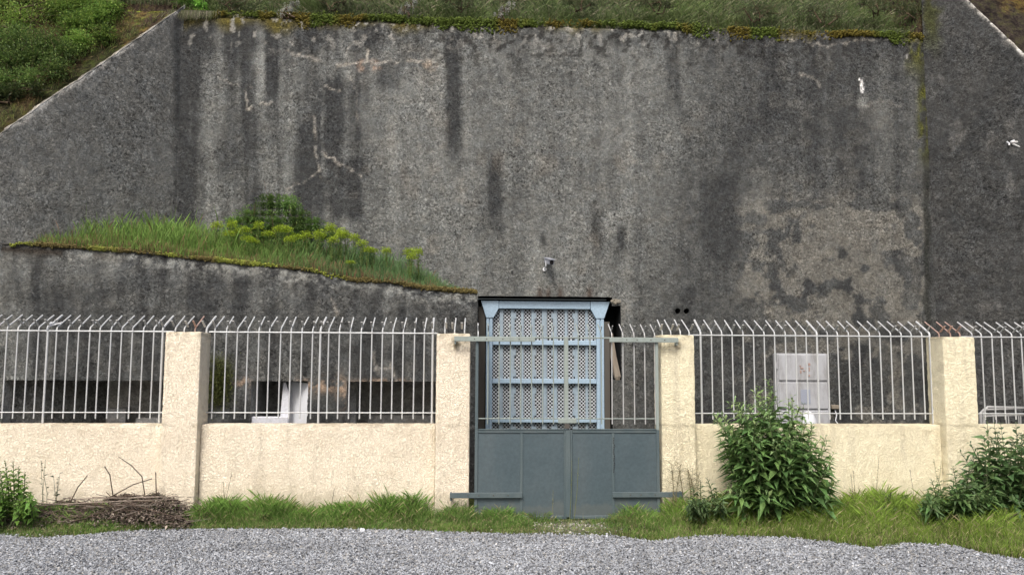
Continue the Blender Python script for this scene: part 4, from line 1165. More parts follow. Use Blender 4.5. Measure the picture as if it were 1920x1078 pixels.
def leafy_bush(root, stems_xyz, leaf_len, leaf_w, base, step=.045, name='foliage', whorl=2, var=.3, tipcol=None):
    P = []; D = []; L = []; Cc = []; st = []
    q = random.Random(int(abs(stems_xyz[0][0][0]) * 1000))
    for (p0, p1, bow) in stems_xyz:
        p0 = np.array(p0); p1 = np.array(p1)
        mid = (p0 + p1) / 2 + np.array(bow)
        ln = np.linalg.norm(p1 - p0)
        ts = np.linspace(0, 1, 9)
        pts = [(1 - t) ** 2 * p0 + 2 * t * (1 - t) * mid + t * t * p1 for t in ts]
        st.append((pts, [.0065 * (1 - .75 * t) + .001 for t in ts]))
        nn = max(4, int(ln / step)); rot = q.uniform(0, 3.14)
        for i in range(nn):
            t = 0.15 + .85 * (i + 1) / nn
            p = (1 - t) ** 2 * p0 + 2 * t * (1 - t) * mid + t * t * p1
            ax = 2 * (1 - t) * (mid - p0) + 2 * t * (p1 - mid); ax /= np.linalg.norm(ax)
            u = np.cross(ax, [0.3, 1, .2]); u /= np.linalg.norm(u); w = np.cross(ax, u)
            sc_ = (1 - .55 * max(0, t - .75) / .25) * (0.75 + .35 * math.sin(math.pi * min(t + .1, 1)))
            rot += math.pi / 2
            for j in range(whorl):
                a = rot + 2 * math.pi * j / whorl + q.uniform(-.35, .35)
                o_ = math.cos(a) * u + math.sin(a) * w
                d = o_ * .85 + ax * (.35 + .5 * max(0, t - .8) / .2) + np.array([0, 0, .1]); d /= np.linalg.norm(d)
                P.append(p); D.append(d); L.append(leaf_len * sc_ * q.uniform(.75, 1.2))
                cc = np.array(base) * (1 + var * q.uniform(-1, 1)); 
                if t > .85 and tipcol is not None: cc = np.array(tipcol) * (1 + .2 * q.uniform(-1, 1))
                Cc.append(cc * np.array([1 + q.uniform(-.1, .15), 1, 1 + q.uniform(-.1, .1)]))
    P = np.array(P); D = np.array(D); L = np.array(L); Cc = np.array(Cc)
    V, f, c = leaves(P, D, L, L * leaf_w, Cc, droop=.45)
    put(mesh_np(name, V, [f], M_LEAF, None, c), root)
    stems_mesh(st, 'stem', root, (0.10, 0.13, 0.06))

# the tall bush right of the gate
q = random.Random(21)
bc = ground(1455, 975); bc = np.array([bc[0], 8.72, 0])
bush = thing('leafy_bush', 'tall bushy shrub with pointed green leaves before the low wall right of the gate', 'bush', tuple(bc))
st = []
outline = [(1352, 772), (1372, 745), (1392, 748), (1420, 728), (1446, 718), (1430, 760), (1480, 740), (1500, 762), (1528, 800), (1545, 820), (1556, 850), (1560, 880), (1562, 905), (1550, 930), (1540, 945),
           (1355, 790), (1340, 775), (1385, 765), (1410, 765), (1440, 745), (1345, 820), (1352, 848), (1370, 800), (1400, 790), (1380, 880), (1365, 905), (1450, 790), (1480, 800), (1510, 790), (1420, 820)]
for (a_, b_) in outline:
    for rep in range(3):
        yy = 8.72 + q.uniform(-.25, .32)
        tip = at(a_ + q.uniform(-7, 7), b_ + q.uniform(-4, 12), yy)
        x0 = bc[0] + (tip[0] - bc[0]) * .35 + q.uniform(-.15, .15)
        st.append(((x0, 8.75 + q.uniform(-.1, .15), .02), tip, (q.uniform(-.06, .06) - .12 * (tip[0] - bc[0]), 0, .12)))
for k in range(82):
    yy = 8.72 + q.uniform(-.48, .3)
    a_ = q.gauss(1460, 50); hi = 735 + abs(a_ - 1450) * .75 + 20
    b_ = q.uniform(hi, 945)
    tip = at(min(max(a_, 1362), 1552), b_, yy)
    if tip[2] < .12: tip[2] = .12 + q.random() * .1
    x0 = bc[0] + (tip[0] - bc[0]) * .6 + q.uniform(-.1, .1)
    st.append(((x0, 8.78 + q.uniform(-.2, .1), .02), tip, (q.uniform(-.1, .1), q.uniform(-.1, 0), .1)))
leafy_bush(bush, st, .20, .31, (0.12, 0.22, 0.07), .078, tipcol=(0.24, 0.36, 0.15))

# right-edge bush, and the low one beside the last pillar
q = random.Random(33)
def bush_at(name, label, cx, Y0, targets, ll, lw, base, extra, box, seed, tip=None):
    q = random.Random(seed)
    b0 = at(cx, 960, Y0); root = thing(name, label, 'bush', (b0[0], Y0, 0)); st = []
    for (a_, b_) in targets:
        tp = at(a_ + q.uniform(-5, 5), b_ + q.uniform(-4, 6), Y0 + q.uniform(-.25, .15))
        st.append(((b0[0] + (tp[0] - b0[0]) * .45 + q.uniform(-.1, .1), Y0 + q.uniform(-.1, .1), .02), tp, (0, 0, .12)))
    for k in range(extra):
        a_ = q.uniform(box[0], box[1]); b_ = q.uniform(np.interp(a_, [t[0] for t in box[2]], [t[1] for t in box[2]]) + 12, 955)
        tp = at(a_, b_, Y0 + q.uniform(-.4, .2)); tp[2] = max(tp[2], .1)
        st.append(((b0[0] + (tp[0] - b0[0]) * .7 + q.uniform(-.1, .1), Y0 + q.uniform(-.15, .1), .02), tp, (q.uniform(-.1, .1), -.05, .1)))
    leafy_bush(root, st, ll, lw, base, ll * .42, tipcol=tip)
bush_at('leafy_bush', 'leafy shrub at the right edge, rising over the low wall', 1905, 8.72,
        [(1800, 845), (1815, 835), (1840, 822), (1850, 790), (1862, 798), (1880, 800), (1900, 790), (1930, 795), (1960, 780), (2000, 800), (2040, 830), (2080, 860), (1830, 850), (1870, 820), (1910, 815)],
        .19, .33, (0.105, 0.19, 0.07), 110, (1810, 2090, [(1810, 850), (1850, 800), (1960, 790), (2090, 870)]), 5, (0.10, 0.15, 0.08))
bush_at('leafy_bush', 'low spreading green bush at the foot of the rightmost pillar', 1790, 8.55,
        [(1735, 915), (1745, 900), (1760, 890), (1785, 878), (1810, 890), (1830, 880), (1850, 895), (1730, 930)],
        .125, .33, (0.10, 0.18, 0.06), 80, (1735, 1880, [(1735, 920), (1790, 890), (1880, 895)]), 6, (0.11, 0.17, 0.07))
bush_at('leafy_bush', 'small low leafy weed clump between the gate pillar and the tall bush', 1340, 8.75,
        [(1300, 915), (1315, 905), (1330, 900), (1345, 915), (1358, 925), (1290, 930)], .09, .34, (0.09, 0.15, 0.06), 26, (1290, 1370, [(1290, 925), (1330, 910), (1370, 925)]), 7)
bush_at('leafy_bush', 'leafy weed clump at left edge', 15, 8.80,
        [(0, 868), (12, 860), (25, 866), (38, 880), (48, 890), (-20, 860), (-50, 870), (55, 905), (20, 885)], .085, .5, (0.15, 0.28, 0.06), 34, (-90, 60, [(-90, 880), (15, 870), (60, 905)]), 8, (0.12, 0.2, 0.05))
bush_at('leafy_bush', 'wiry leafy weed on the low wall foot between tall bush and last pillar', 1680, 8.9,
        [(1655, 925), (1670, 918), (1690, 925), (1705, 930), (1640, 935)], .05, .4, (0.10, 0.15, 0.045), 22, (1640, 1710, [(1640, 935), (1710, 935)]), 9)

# thin weeds before the cream walls
def weed(label, px, top, Y0, base_py=955, n=1, leafy=True, col=(0.16, 0.14, 0.07), seed=0, sway=.04):
    q = random.Random(seed); b0 = at(px, base_py, Y0); root = thing('weed', label, 'weed', (b0[0], Y0, 0)); st = []; P = []; D = []; L = []
    for k in range(n):
        tp = at(px + q.uniform(-12, 12) * (n > 1), top + q.uniform(0, 18) * (n > 1), Y0)
        x0 = b0[0] + q.uniform(-.03, .03) * n ** .5
        mid = ((x0 + tp[0]) / 2 + q.uniform(-sway, sway), Y0, tp[2] * .5)
        pts = [np.array([x0, Y0, 0.01]), np.array(mid), tp]
        st.append((pts, [.003, .0024, .0016]))
        for i in range(10 if leafy else 22):
            t = q.uniform(.3, 1) if leafy else q.uniform(.6, 1)
            p = pts[1] * (1 - (t - .5) * 2) + pts[2] * (t - .5) * 2 if t > .5 else pts[0] * (1 - 2 * t) + pts[1] * 2 * t
            a = q.uniform(0, 6.28); d = np.array([math.cos(a), math.sin(a), .5]); d /= np.linalg.norm(d)
            if n > 3:
                e = p + d * q.uniform(.02, .07); st.append(([p, e], [.0012, .0008])); p = e
            P.append(p); D.append(d); L.append(q.uniform(.02, .05) if leafy else q.uniform(.008, .018))
    V, f, c = leaves(np.array(P), np.array(D), np.array(L), np.array(L) * .5, np.array(col)[None] * (.7 + .6 * rng.random((len(P), 1))))
    put(mesh_np('foliage', V, [f], M_LEAF, None, c), root)
    stems_mesh(st, 'stem', root, tuple(np.array(col) * .9), 4)
weed('dry feathery weed in front of the pillar right of the gate, its left one', 1268, 862, 8.95, n=7, leafy=False, seed=1)
weed('dry feathery weed on the wall joint right of the gate pillar', 1300, 872, 9.0, n=7, leafy=False, seed=2)
weed('thin brown weed stalk nearest to the tall bush', 1602, 880, 9.05, n=2, leafy=False, col=(.14, .11, .07), seed=3)
weed('tall single weed stalk on the low wall between bush and pillar', 1648, 858, 9.05, leafy=False, col=(.13, .11, .06), seed=4)
weed('short dark weed stalk left of the red-leaved weed', 1706, 880, 9.05, leafy=False, col=(.10, .07, .05), seed=5)
weed('slender weed with small red-green leaves climbing by the last pillar', 1758, 848, 9.0, n=2, col=(.13, .15, .04), seed=6)
weed('short dark stalk before the low wall, middle of the second wall bay', 627, 915, 9.0, leafy=False, col=(.07, .07, .04), seed=7)
weed('grassy stalk by the right side of the leftmost pillar', 425, 885, 9.05, leafy=False, n=2, col=(.14, .14, .07), seed=8)
weed('tall seeding weed in front of the middle of the gate', 1073, 855, 8.85, 975, leafy=False, n=2, col=(.16, .18, .07), seed=9, sway=.01)
weed('thin seeding stalk in front of the left gate leaf', 1037, 918, 8.85, 975, leafy=False, col=(.2, .2, .11), seed=10, sway=.01)
weed('leafy weed sprig at the left edge of the wall', 78, 858, 9.0, n=3, col=(.07, .10, .04), seed=11)
weed('leafy weed sprig right of the left-edge clump, by the twigs', 110, 882, 9.0, n=3, col=(.06, .08, .035), seed=12)
# dandelions
for k, (x, y) in enumerate(((1316, 971), (1329, 970))):
    p = ground(x, y); rt = thing('dandelion', 'tiny yellow dandelion flower in the grass left of the tall bush', 'flower', (p[0], p[1] - .25, 0), 'yellow dandelions in the verge')
    mb = MB(); mb.tube([(0, 0, 0), (0, 0, .11)], .002, 5); h = mb.build('stem', M_TWIG, None, tint=(.12, .18, .05)); h.parent = rt
    mb = MB(); mb.tube([(0, 0, .108), (0, -.003, .115), (0, -.006, .122)], [.004, .02, .014], 10); h = mb.build('flower_head', M_LEAF, None, tint=(.75, .6, .02)); h.parent = rt

# ------------------------------------------------------------------ TWIG HEAP
hp = ground(200, 948)
heap = thing('twig_heap', 'heap of brown twigs and dead leaves against the cream low wall, left of the pillar', 'brush pile', (hp[0], 8.9, 0))
def heap_h(x):
    px = proj(np.array([x, 8.95, .1]))[0]
    return np.interp(px, [-40, 20, 60, 110, 150, 190, 215, 250, 290, 320, 345, 370], [.09, .15, .17, .22, .18, .25, .30, .26, .32, .26, .13, .04])
xl, xr = at(-30, 950, 8.9)[0], at(365, 950, 8.9)[0]
q = random.Random(12); mb = MB(); tc_ = []
for k in range(430):
    x = q.uniform(xl, xr); y = 9.14 - abs(q.gauss(0, .17)); y = max(y, 8.72)
    hgt = heap_h(x) * max(0.02, 1 - (9.14 - y) / .72) * q.uniform(.3, 1.0) + .03
    ln = q.uniform(.12, .7); a = q.gauss(0, .6); el = q.gauss(0.04, .22)
    d = np.array([math.cos(a) * math.cos(el), math.sin(a) * .8, math.sin(el)])
    p = np.array([x, y, hgt]); b = np.array([0, 0, q.uniform(-.03, .03)])
    p0, p1 = p - d * ln / 2, p + d * ln / 2
    for e in (p0, p1): e[2] = max(.015, e[2]); e[1] = min(e[1], 9.17)
    r0 = q.uniform(.002, .0065)
    pre = mb.n; mb.tube([p0, p + b, p1], [r0, r0 * .8, r0 * .4], 4, cap=False)
    cc = random.choice([(.10, .075, .06), (.15, .12, .10), (.07, .05, .04), (.22, .19, .16)]); tc_ += [cc] * (mb.n - pre)
# the individual curved branches that stick up
for pts in ([(272, 930), (266, 893), (246, 872), (222, 856)], [(212, 930), (206, 890), (196, 874)], [(130, 945), (146, 913), (164, 891)], [(293, 930), (292, 885)], [(200, 935), (250, 908), (285, 897)]):
    w_ = [at(a, b, 8.98) for a, b in pts]; pre = mb.n
    mb.tube(w_, [.006, .0055, .005, .0035][:len(w_)], 6); tc_ += [(.07, .055, .04)] * (mb.n - pre)
for (a, b) in (((60, 948), (330, 935)), ((35, 942), (170, 948)), ((150, 935), (260, 933)), ((245, 933), (345, 931)), ((10, 955), (110, 975))):
    w_ = [at(*a, 8.85), at((a[0] + b[0]) / 2, (a[1] + b[1]) / 2 - 1, 8.83), at(*b, 8.86)]; pre = mb.n
    for e in w_: e[2] = max(e[2], .03)
    mb.tube(w_, [.006, .005, .003], 6); tc_ += [(.25, .21, .175)] * (mb.n - pre)
V = np.concatenate(mb.v)
put(mesh_np('twigs', V, [np.array(mb.f4)], M_TWIG, None, np.array(tc_)), heap) if not mb.ng else put(mb.build('twigs', M_TWIG, None, tint=np.array(tc_)), heap)
n = 30000
x = rng.uniform(xl, xr, n); y = 9.16 - np.abs(rng.normal(0, .24, n)); y = 9.16 - (9.16 - np.clip(y, 8.45, 9.16)) * .68
hh = np.array([heap_h(v) for v in x]) * np.clip(1 - (9.16 - y) / .65, .03, 1) * rng.random(n) ** .4 + .012
d = rng.normal(0, 1, (n, 3)); d[:, 2] *= .6; d /= np.linalg.norm(d, axis=1)[:, None]
L = rng.uniform(.018, .055, n)
cl = np.array([[.13, .105, .09], [.19, .155, .13], [.08, .062, .052], [.3, .26, .22], [.10, .10, .06]])[rng.integers(0, 5, n)] * (.7 + .5 * rng.random((n, 1)))
V, f, c = leaves(np.stack([x, y, hh], 1), d, L, L * rng.uniform(.25, .6, n), cl, fold=.4)
put(mesh_np('dead_leaves', V, [f], M_TWIG, None, c), heap)

# ------------------------------------------------------------------ LEDGE on the annex: moss rim, grass, spurge
def moss_strip(name, label, X0, Zf, Yf, n, h, col1, col2, size=.02, depth=.12):
    t = rng.random(n); x = X0[0] + t * (X0[1] - X0[0])
    gap = fbm(x * 1.7, x * 0 + X0[0], 162, 4); keep = rng.random(n) < sstep(.36, .5, gap) * .9 + .1; x = x[keep]; n = len(x)
    y = Yf(x) + rng.random(n) ** 1.5 * depth; z = Zf(x) + rng.normal(0, 1, n) * h * .4
    s = size * (.5 + rng.random(n))
    base = np.array([[1, 0, 0], [-1, 0, 0], [0, 1, 0], [0, -1, 0], [0, 0, 1], [0, 0, -1]], float)
    B = base[None] * s[:, None, None] * (0.6 + .8 * rng.random((n, 6, 3)))
    V = (B + np.stack([x, y, z], 1)[:, None]).reshape(-1, 3)
    Fq = np.array([[0, 2, 4], [2, 1, 4], [1, 3, 4], [3, 0, 4], [2, 0, 5], [1, 2, 5], [3, 1, 5], [0, 3, 5]])
    f = (Fq[None] + 6 * np.arange(n)[:, None, None]).reshape(-1, 3)
    m = sstep(.4, .6, fbm(x * 2.5, x * 0, 160))[:, None]
    c = (np.array(col1) * m + np.array(col2) * (1 - m)) * (.65 + .6 * rng.random((n, 1)))
    o = mesh_np(name, V, [f], M_TWIG, None, np.repeat(c, 6, 0)); tag(o, label, kind='stuff')
    return o
moss_strip('moss', 'bright moss along the top edge of the annex', (AX[1], axr), lambda x: annex_top(x) + .015 - .05 * sstep(.5, .3, fbm(x * 2.2, x * 0, 161)), lambda x: YB + .01 + 0 * x, 34000, .03,
           (0.20, 0.23, 0.045), (0.12, 0.10, 0.04), .011, .25)
tuftx = rng.uniform
n = 34000
X_ = axl + .35 + rng.random(n) * (axr - axl - .35); Y_ = YB + .03 + rng.random(n) ** 1.15 * (YW - YB - .1)
P0 = np.stack([X_, Y_, ledge_z(X_, Y_)], -1); pxs, pys = proj(P0)
k = (rng.random(n) < sstep(5, 90, pxs + 40 * rng.random(n)) * (1 - .55 * sstep(800, 880, pxs)) * (.5 + .6 * fbm(X_ * 3, Y_ * 3, 170))) & (X_ > XL - (YW - Y_) * 1.0 + .08)
X_, Y_, pxs = X_[k], Y_[k], pxs[k]; n = len(X_)
H_ = .13 + .42 * rng.random(n) * sstep(-.3, .9, Y_ - YB)
H_ *= np.interp(pxs, [20, 90, 200, 300, 400, 700, 800, 890], [.35, .6, .9, .9, .68, .62, .55, .2])
H_ *= .35 + 1.3 * fbm(X_ * 6, Y_ * 5, 171, 3)
H_ += .22 * (rng.random(n) > .985) * sstep(50, 150, pxs) * (1 - sstep(480, 700, pxs))
low_ = (Y_ < YB + .3)
b1 = np.array([0.16, 0.27, 0.06]); b2 = np.array([0.11, 0.2, 0.075])
m = sstep(420, 700, pxs)[:, None]
c = (b1 * (1 - m) + b2 * m) * (.6 + .75 * rng.random((n, 1)))
d = rng.random(n) < np.where(low_, .4, .07); c[d] = np.array([.20, .12, .07]) * (.6 + .8 * rng.random((d.sum(), 1)))
V, f4, f3, cc = blades(X_, Y_, ledge_z(X_, Y_) - .01, H_, .003 + .0045 * rng.random(n), c, .35)
o = mesh_np('ledge_grass', V, [f4, f3], M_GRASS, None, cc); tag(o, 'long green grass growing on top of the annex', kind='stuff')

# feathery shrub on the ledge
def cloud_shrub(name, label, centers, nleaf, ll, base, cat='shrub', aspect=.35, group=None, stem_base=None, tip=None, shell=.5, droop=.2):
    """leaf clumps spread through several lobes; returns the thing"""
    cs = np.array([c[:3] for c in centers]); rs = np.array([c[3] for c in centers])
    b0 = stem_base if stem_base is not None else (cs[:, 0].mean(), cs[:, 1].mean(), (cs[:, 2] - rs).min())
    root = thing(name, label, cat, tuple(b0), group)
    k = rng.choice(len(cs), nleaf, p=rs ** 2 / (rs ** 2).sum())
    d = rng.normal(0, 1, (nleaf, 3)); d /= np.linalg.norm(d, axis=1)[:, None]
    r = rs[k] * (shell + (1.08 - shell) * rng.random(nleaf)) * (.75 + .5 * vnoise(d[:, 0] * 3 + k * 5, d[:, 2] * 3 + d[:, 1] * 2, 180))
    P = cs[k] + d * r[:, None] * [1, .8, .85]
    # gather into sprigs
    spr = (P * 9).round() / 9; P = P * .72 + spr * .28
    dd = d + rng.normal(0, .6, (nleaf, 3)) + [0, 0, .25]; dd /= np.linalg.norm(dd, axis=1)[:, None]
    L = ll * rng.uniform(.6, 1.3, nleaf)
    hue = vnoise(P[:, 0] * 5, P[:, 2] * 5 + P[:, 1] * 3, 181)[:, None]
    lob = (.6 + .75 * rng.random(len(cs)))[k][:, None]  # lit and shaded lobes put into the leaf colour for depth
    c = np.array(base) * lob * (.65 + .7 * hue) * (.75 + .5 * rng.random((nleaf, 1))) * (1 + np.array([.25, 0, -.1]) * (rng.random((nleaf, 1)) - .5))
    if tip is not None:
        tm = rng.random(nleaf) < .2; c[tm] = np.array(tip) * (.7 + .5 * rng.random((tm.sum(), 1)))
    V, f, cc = leaves(P, dd, L, L * aspect, c, droop)
    put(mesh_np('foliage', V, [f], M_LEAF, None, cc), root)
    st = []
    for c_, r_ in zip(cs, rs):
        b = np.array(b0) + rng.normal(0, .05, 3) * [1, 1, 0]
        m_ = (b + c_) / 2 + rng.normal(0, .06, 3)
        st.append(([b, m_, c_ + [0, 0, r_ * .5]], [.014, .009, .003]))
        for j in range(6):
            e = c_ + rng.normal(0, .55, 3) * r_; st.append(([m_ * .4 + c_ * .6, e], [.006, .002]))
    stems_mesh(st, 'branch', root, (0.09, 0.065, 0.045), 5)
    return root
Ys = 11.6
def lobe(px, py, Y, r): a = at(px, py, Y); return (a[0], a[1], a[2], r)
cloud_shrub('feathery_shrub', 'feathery pale green shrub behind the yellow spurge on the annex top', [lobe(505, 383, Ys, .20), lobe(540, 385, Ys, .17), lobe(470, 410, Ys, .2), lobe(440, 422, Ys, .16), lobe(560, 412, Ys, .2), lobe(515, 425, Ys, .26), lobe(590, 425, Ys, .16), lobe(480, 440, Ys, .26), lobe(560, 445, Ys, .26), lobe(618, 440, Ys, .14)],
            22000, .042, (0.14, 0.24, 0.065), stem_base=tuple(np.array([at(520, 440, Ys)[0], Ys, ledge_z(at(520, 440, Ys)[0], Ys)])), aspect=.28, shell=.15)
# spurge
def spurge_proto():
    root = thing('spurge_plant', 'spurge plant with yellow-green flower heads among the grass on the annex top', 'plant', (0, 0, 0), 'yellow-green spurge plants on the annex top')
    q = random.Random(3); mb = MB(); P = []; D = []; L = []; Cc = []; P2 = []; D2 = []; L2 = []; C2 = []
    for k in range(3):
        tp = np.array([q.uniform(-.06, .06), q.uniform(-.04, .04), q.uniform(.34, .46)]); mb.tube([(0, 0, 0), tp * [.5, .5, .5], tp], [.004, .004, .003], 5)
        for i in range(34):
            t = q.uniform(.2, .95); a = q.uniform(0, 6.28); d = np.array([math.cos(a), math.sin(a), .5]); d /= np.linalg.norm(d)
            P.append(tp * [t, t, t]); D.append(d); L.append(q.uniform(.03, .055)); Cc.append(np.array([.13, .24, .06]) * q.uniform(.7, 1.3))
        for i in range(115):
            a = q.uniform(0, 6.28); rr = .062 * q.random() ** .5; p = tp + np.array([math.cos(a) * rr, math.sin(a) * rr, q.uniform(-.03, .03) - rr * .25])
            d = np.array([math.cos(a) * .7, math.sin(a) * .7, q.uniform(.2, 1)]); d /= np.linalg.norm(d)
            P2.append(p); D2.append(d); L2.append(q.uniform(.012, .022)); C2.append(np.array([.42, .55, .06]) * q.uniform(.45, 1.2))
    o = mb.build('stem', M_TWIG, None, tint=(.12, .15, .05)); o.parent = root
    V, f, c = leaves(np.array(P), np.array(D), np.array(L), np.array(L) * .22, np.array(Cc)); mesh_np('foliage', V, [f], M_LEAF, root, c)
    V, f, c = leaves(np.array(P2), np.array(D2), np.array(L2), np.array(L2) * .8, np.array(C2)); mesh_np('flower_head', V, [f], M_LEAF, root, c)
    return root
sp0 = spurge_proto()
spots = [(404, 412, 11.0), (434, 410, 11.1), (430, 430, 10.9), (462, 422, 11), (484, 412, 11.2), (468, 440, 10.8), (478, 446, 10.8), (520, 420, 11), (540, 420, 11), (540, 440, 10.8), (560, 436, 11), (578, 432, 11), (596, 428, 11),
         (620, 416, 11.2), (635, 424, 11.1), (622, 440, 10.9), (652, 430, 11.1), (665, 436, 11.1), (678, 448, 11), (700, 462, 11), (690, 460, 10.9), (726, 462, 11), (768, 462, 10.9), (786, 462, 11), (770, 472, 10.8), (660, 488, 10.6), (450, 428, 11.2), (505, 430, 11.1), (600, 436, 11.2), (640, 430, 11)]
q = random.Random(5)
for i, (a, b, y) in enumerate(spots):
    o = sp0 if i == 0 else copy_tree(sp0)
    p = at(a, b, y); zb = float(ledge_z(p[0], y)); 
    s = max(.35, (p[2] - zb) / .42)
    o.location = (p[0], y, zb); o.rotation_euler = (0, 0, q.uniform(0, 6)); o.scale = (1.05, 1.05, s) if s > .7 else (.9, .9, s)

# hanging clump of moss and leaves on the annex face
mp = at(408, 716, YB - .02)
n = 2600; x = mp[0] + rng.normal(0, .085, n); z = mp[2] + rng.normal(0, .15, n); y = YB - .005 - .045 * rng.random(n)
d = rng.normal(0, 1, (n, 3)) + [0, -.8, -.6]; d /= np.linalg.norm(d, axis=1)[:, None]
V, f, c = leaves(np.stack([x - mp[0], y - YB, z - mp[2]], 1), d, rng.uniform(.015, .035, n), rng.uniform(.008, .016, n), np.array([[.085, .10, .025]]) * (.5 + .9 * rng.random((n, 1))))
o = mesh_np('hanging_moss', V, [f], M_LEAF, None, c); o.location = (mp[0], YB, mp[2]); tag(o, 'dark green mossy clump hanging on the annex face behind the railing', 'moss')

# ------------------------------------------------------------------ HILLSIDE behind and beside the bunker
def hill_z(x, y):
    zb = ZTOP - .04 + .75 * (y - YW - .05)
    zl = ZTOP + .10 + SL * (y - YW); zl = np.where(y > YW, ZTOP + .10 + .9 * (y - YW), zl)
    zr = ZR0 + np.where(y > YW, .9, SR) * (y - YW)
    wl = sstep(XL + .35, XL - .15, x); wr = sstep(XR - .2, XR + .3, x)
    return zb * (1 - wl) * (1 - wr) + zl * wl + zr * wr
def patch(name, f, nu, nv):
    U, Vv = np.meshgrid(np.linspace(0, 1, nu), np.linspace(0, 1, nv), indexing='ij')
    P = f(U, Vv).reshape(-1, 3)
    I, J = np.meshgrid(np.arange(nu - 1), np.arange(nv - 1), indexing='ij'); I = I.ravel(); J = J.ravel()
    return P, np.stack([I * nv + J, (I + 1) * nv + J, (I + 1) * nv + J + 1, I * nv + J + 1], 1)
def back(U, Vv):
    x = -22 + 46 * U; y = YW + .05 + 14 * Vv ** 1.5
    z = hill_z(x, y) + .10 * (fbm(x * 2, y * 2, 190) - .5) * sstep(0, .08, Vv)
    return np.stack([x, y, np.where(Vv == 0, z - 2.0, z)], -1)
P, f = patch('b', back, 500, 60)
HILLT = lambda P: lerp(lerp(np.tile([0.03, 0.032, 0.014], (len(P), 1)), (0.055, 0.04, 0.02), sstep(.45, .65, fbm(P[:, 0] * 3, P[:, 1] * 3, 191))), (0.055, .04, .03), sstep(.55, .7, fbm(P[:, 0] * 2, P[:, 1] * 2, 192)))
o = mesh_np('hillside', P, [f], M_SOIL, None, HILLT(P), True); tag(o, kind='structure')
def bankf(left):
    p, S, Z0 = (pL, SL, ZTOP + .12) if left else (pR, SR, ZR0)
    sg = -1 if left else 1; s_end = (Z0 + .0) / S
    def f(U, Vv):
        s = -.1 + (s_end + .1) * U; t = .16 + 9 * Vv ** 1.4
        x = p[0] + sg * (s + t); y = YW - s + .10 * np.minimum(t, .3) * 0 + .13
        z = Z0 - S * s - .02 + .14 * (fbm(x * 2, s * 2, 193) - .45) * sstep(0, .06, Vv)
        return np.stack([x, y, z], -1)
    return f
for left in (True, False):
    P, f = patch('c', bankf(left), 160, 90)
    if not left: pass
    px, py = proj(P)
    t = HILLT(P)
    if left:
        t = lerp(t, (0.15, 0.17, 0.02), sstep(200, 270, px) * sstep(.4, .6, fbm(px / 14, py / 9, 195)) * sstep(60, 20, py) * .9)
        t = lerp(t, (0.10, 0.07, 0.03), sstep(.5, .65, fbm(px / 22, py / 14, 196)) * sstep(120, 60, py) * sstep(160, 230, px))
    else: t = lerp(np.tile([.03, .024, .02], (len(P), 1)) * (.6 + .8 * fbm(P[:, 0] * 6, P[:, 1] * 6, 194))[:, None], (0.10, 0.065, 0.02), sstep(1860, 1900, px) * sstep(45, 10, py) * .7 * sstep(.35, .6, fbm(P[:, 0] * 9, P[:, 1] * 9, 203)))
    o = mesh_np('bank', P, [f], M_SOIL, None, t, True); tag(o, kind='structure')

# top-edge moss and grass
moss_strip('moss', 'olive brown moss cushions along the top of the tall wall', (XL, XR), lambda x: ZTOP + .02 - .20 * sstep(.45, .7, fbm(x * 1.6, x * 0 + 5, 197, 4)) * rng.random(len(x)) ** 1.5 - .05 * sstep(3.2, 6, x) , lambda x: YW - .02 + 0 * x, 26000, .055, (0.12, 0.10, 0.022), (0.085, 0.12, 0.025), .016, .25)
n = 80000
X_ = rng.uniform(XL - 1.6, XR + .5, n); Y_ = YW + .02 + rng.random(n) ** 1.3 * 2.2
k = rng.random(n) < (.35 + .8 * fbm(X_ * 2.2, Y_ * 2, 198)) ; X_, Y_ = X_[k], Y_[k]; n = len(X_)
H_ = (.06 + .16 * fbm(X_ * 2.5, Y_ * 2.5, 199)) * (.5 + rng.random(n)) * (.6 + .8 * sstep(.05, .4, Y_ - YW))
c = grass_col(n, (0.095, 0.13, 0.05), .7, .16, (0.24, .22, .15)) * (.45 + 1.1 * fbm(X_ * 3, Y_ * 4, 204))[:, None]; g2 = sstep(.5, .65, fbm(X_ * 1.2, Y_, 200))[:, None]
c = c * (1 - .4 * g2) + np.array([.10, .16, .03]) * .4 * g2
a_ = np.where(rng.random(n) < .5, -np.pi / 2 + rng.normal(0, .8, n), rng.random(n) * 6.28)
V, f4, f3, cc = blades(X_, Y_, hill_z(X_, Y_), H_, .004 + .005 * rng.random(n), c, .9, a_)
o = mesh_np('hilltop_grass', V, [f4, f3], M_GRASS, None, cc); tag(o, 'rough grass and herbs on top of the tall wall', kind='stuff')
# grass overhanging the corner at the left end of the wall
n = 900; x = at(360, 40, YW)[0] + rng.normal(0, .16, n); z = ZTOP + .02 - .05 * rng.random(n)
H_ = rng.uniform(.08, .3, n); a_ = -np.pi / 2 + rng.normal(0, .7, n)
V, f4, f3, cc = blades(x * 0 + x - x.mean(), 0 * x, 0 * x + .0, H_ * .35, .004 + .003 * rng.random(n), grass_col(n, (.13, .15, .07), .4, .4, (.25, .23, .17)), .9, a_)
w = V.reshape(-1, 6, 3); tt_ = np.array([0, 0, .5, .5, .8, 1.]); w[:, :, 2] -= (tt_[None] ** 1.5) * H_[:, None] * .95; w[:, :, 1] += -.03
o = mesh_np('hanging_grass', w.reshape(-1, 3), [f4, f3], M_GRASS, None, cc); o.location = (x.mean(), YW - .01, ZTOP + .03); tag(o, 'dry grass hanging over the wall top at its left corner', 'grass')

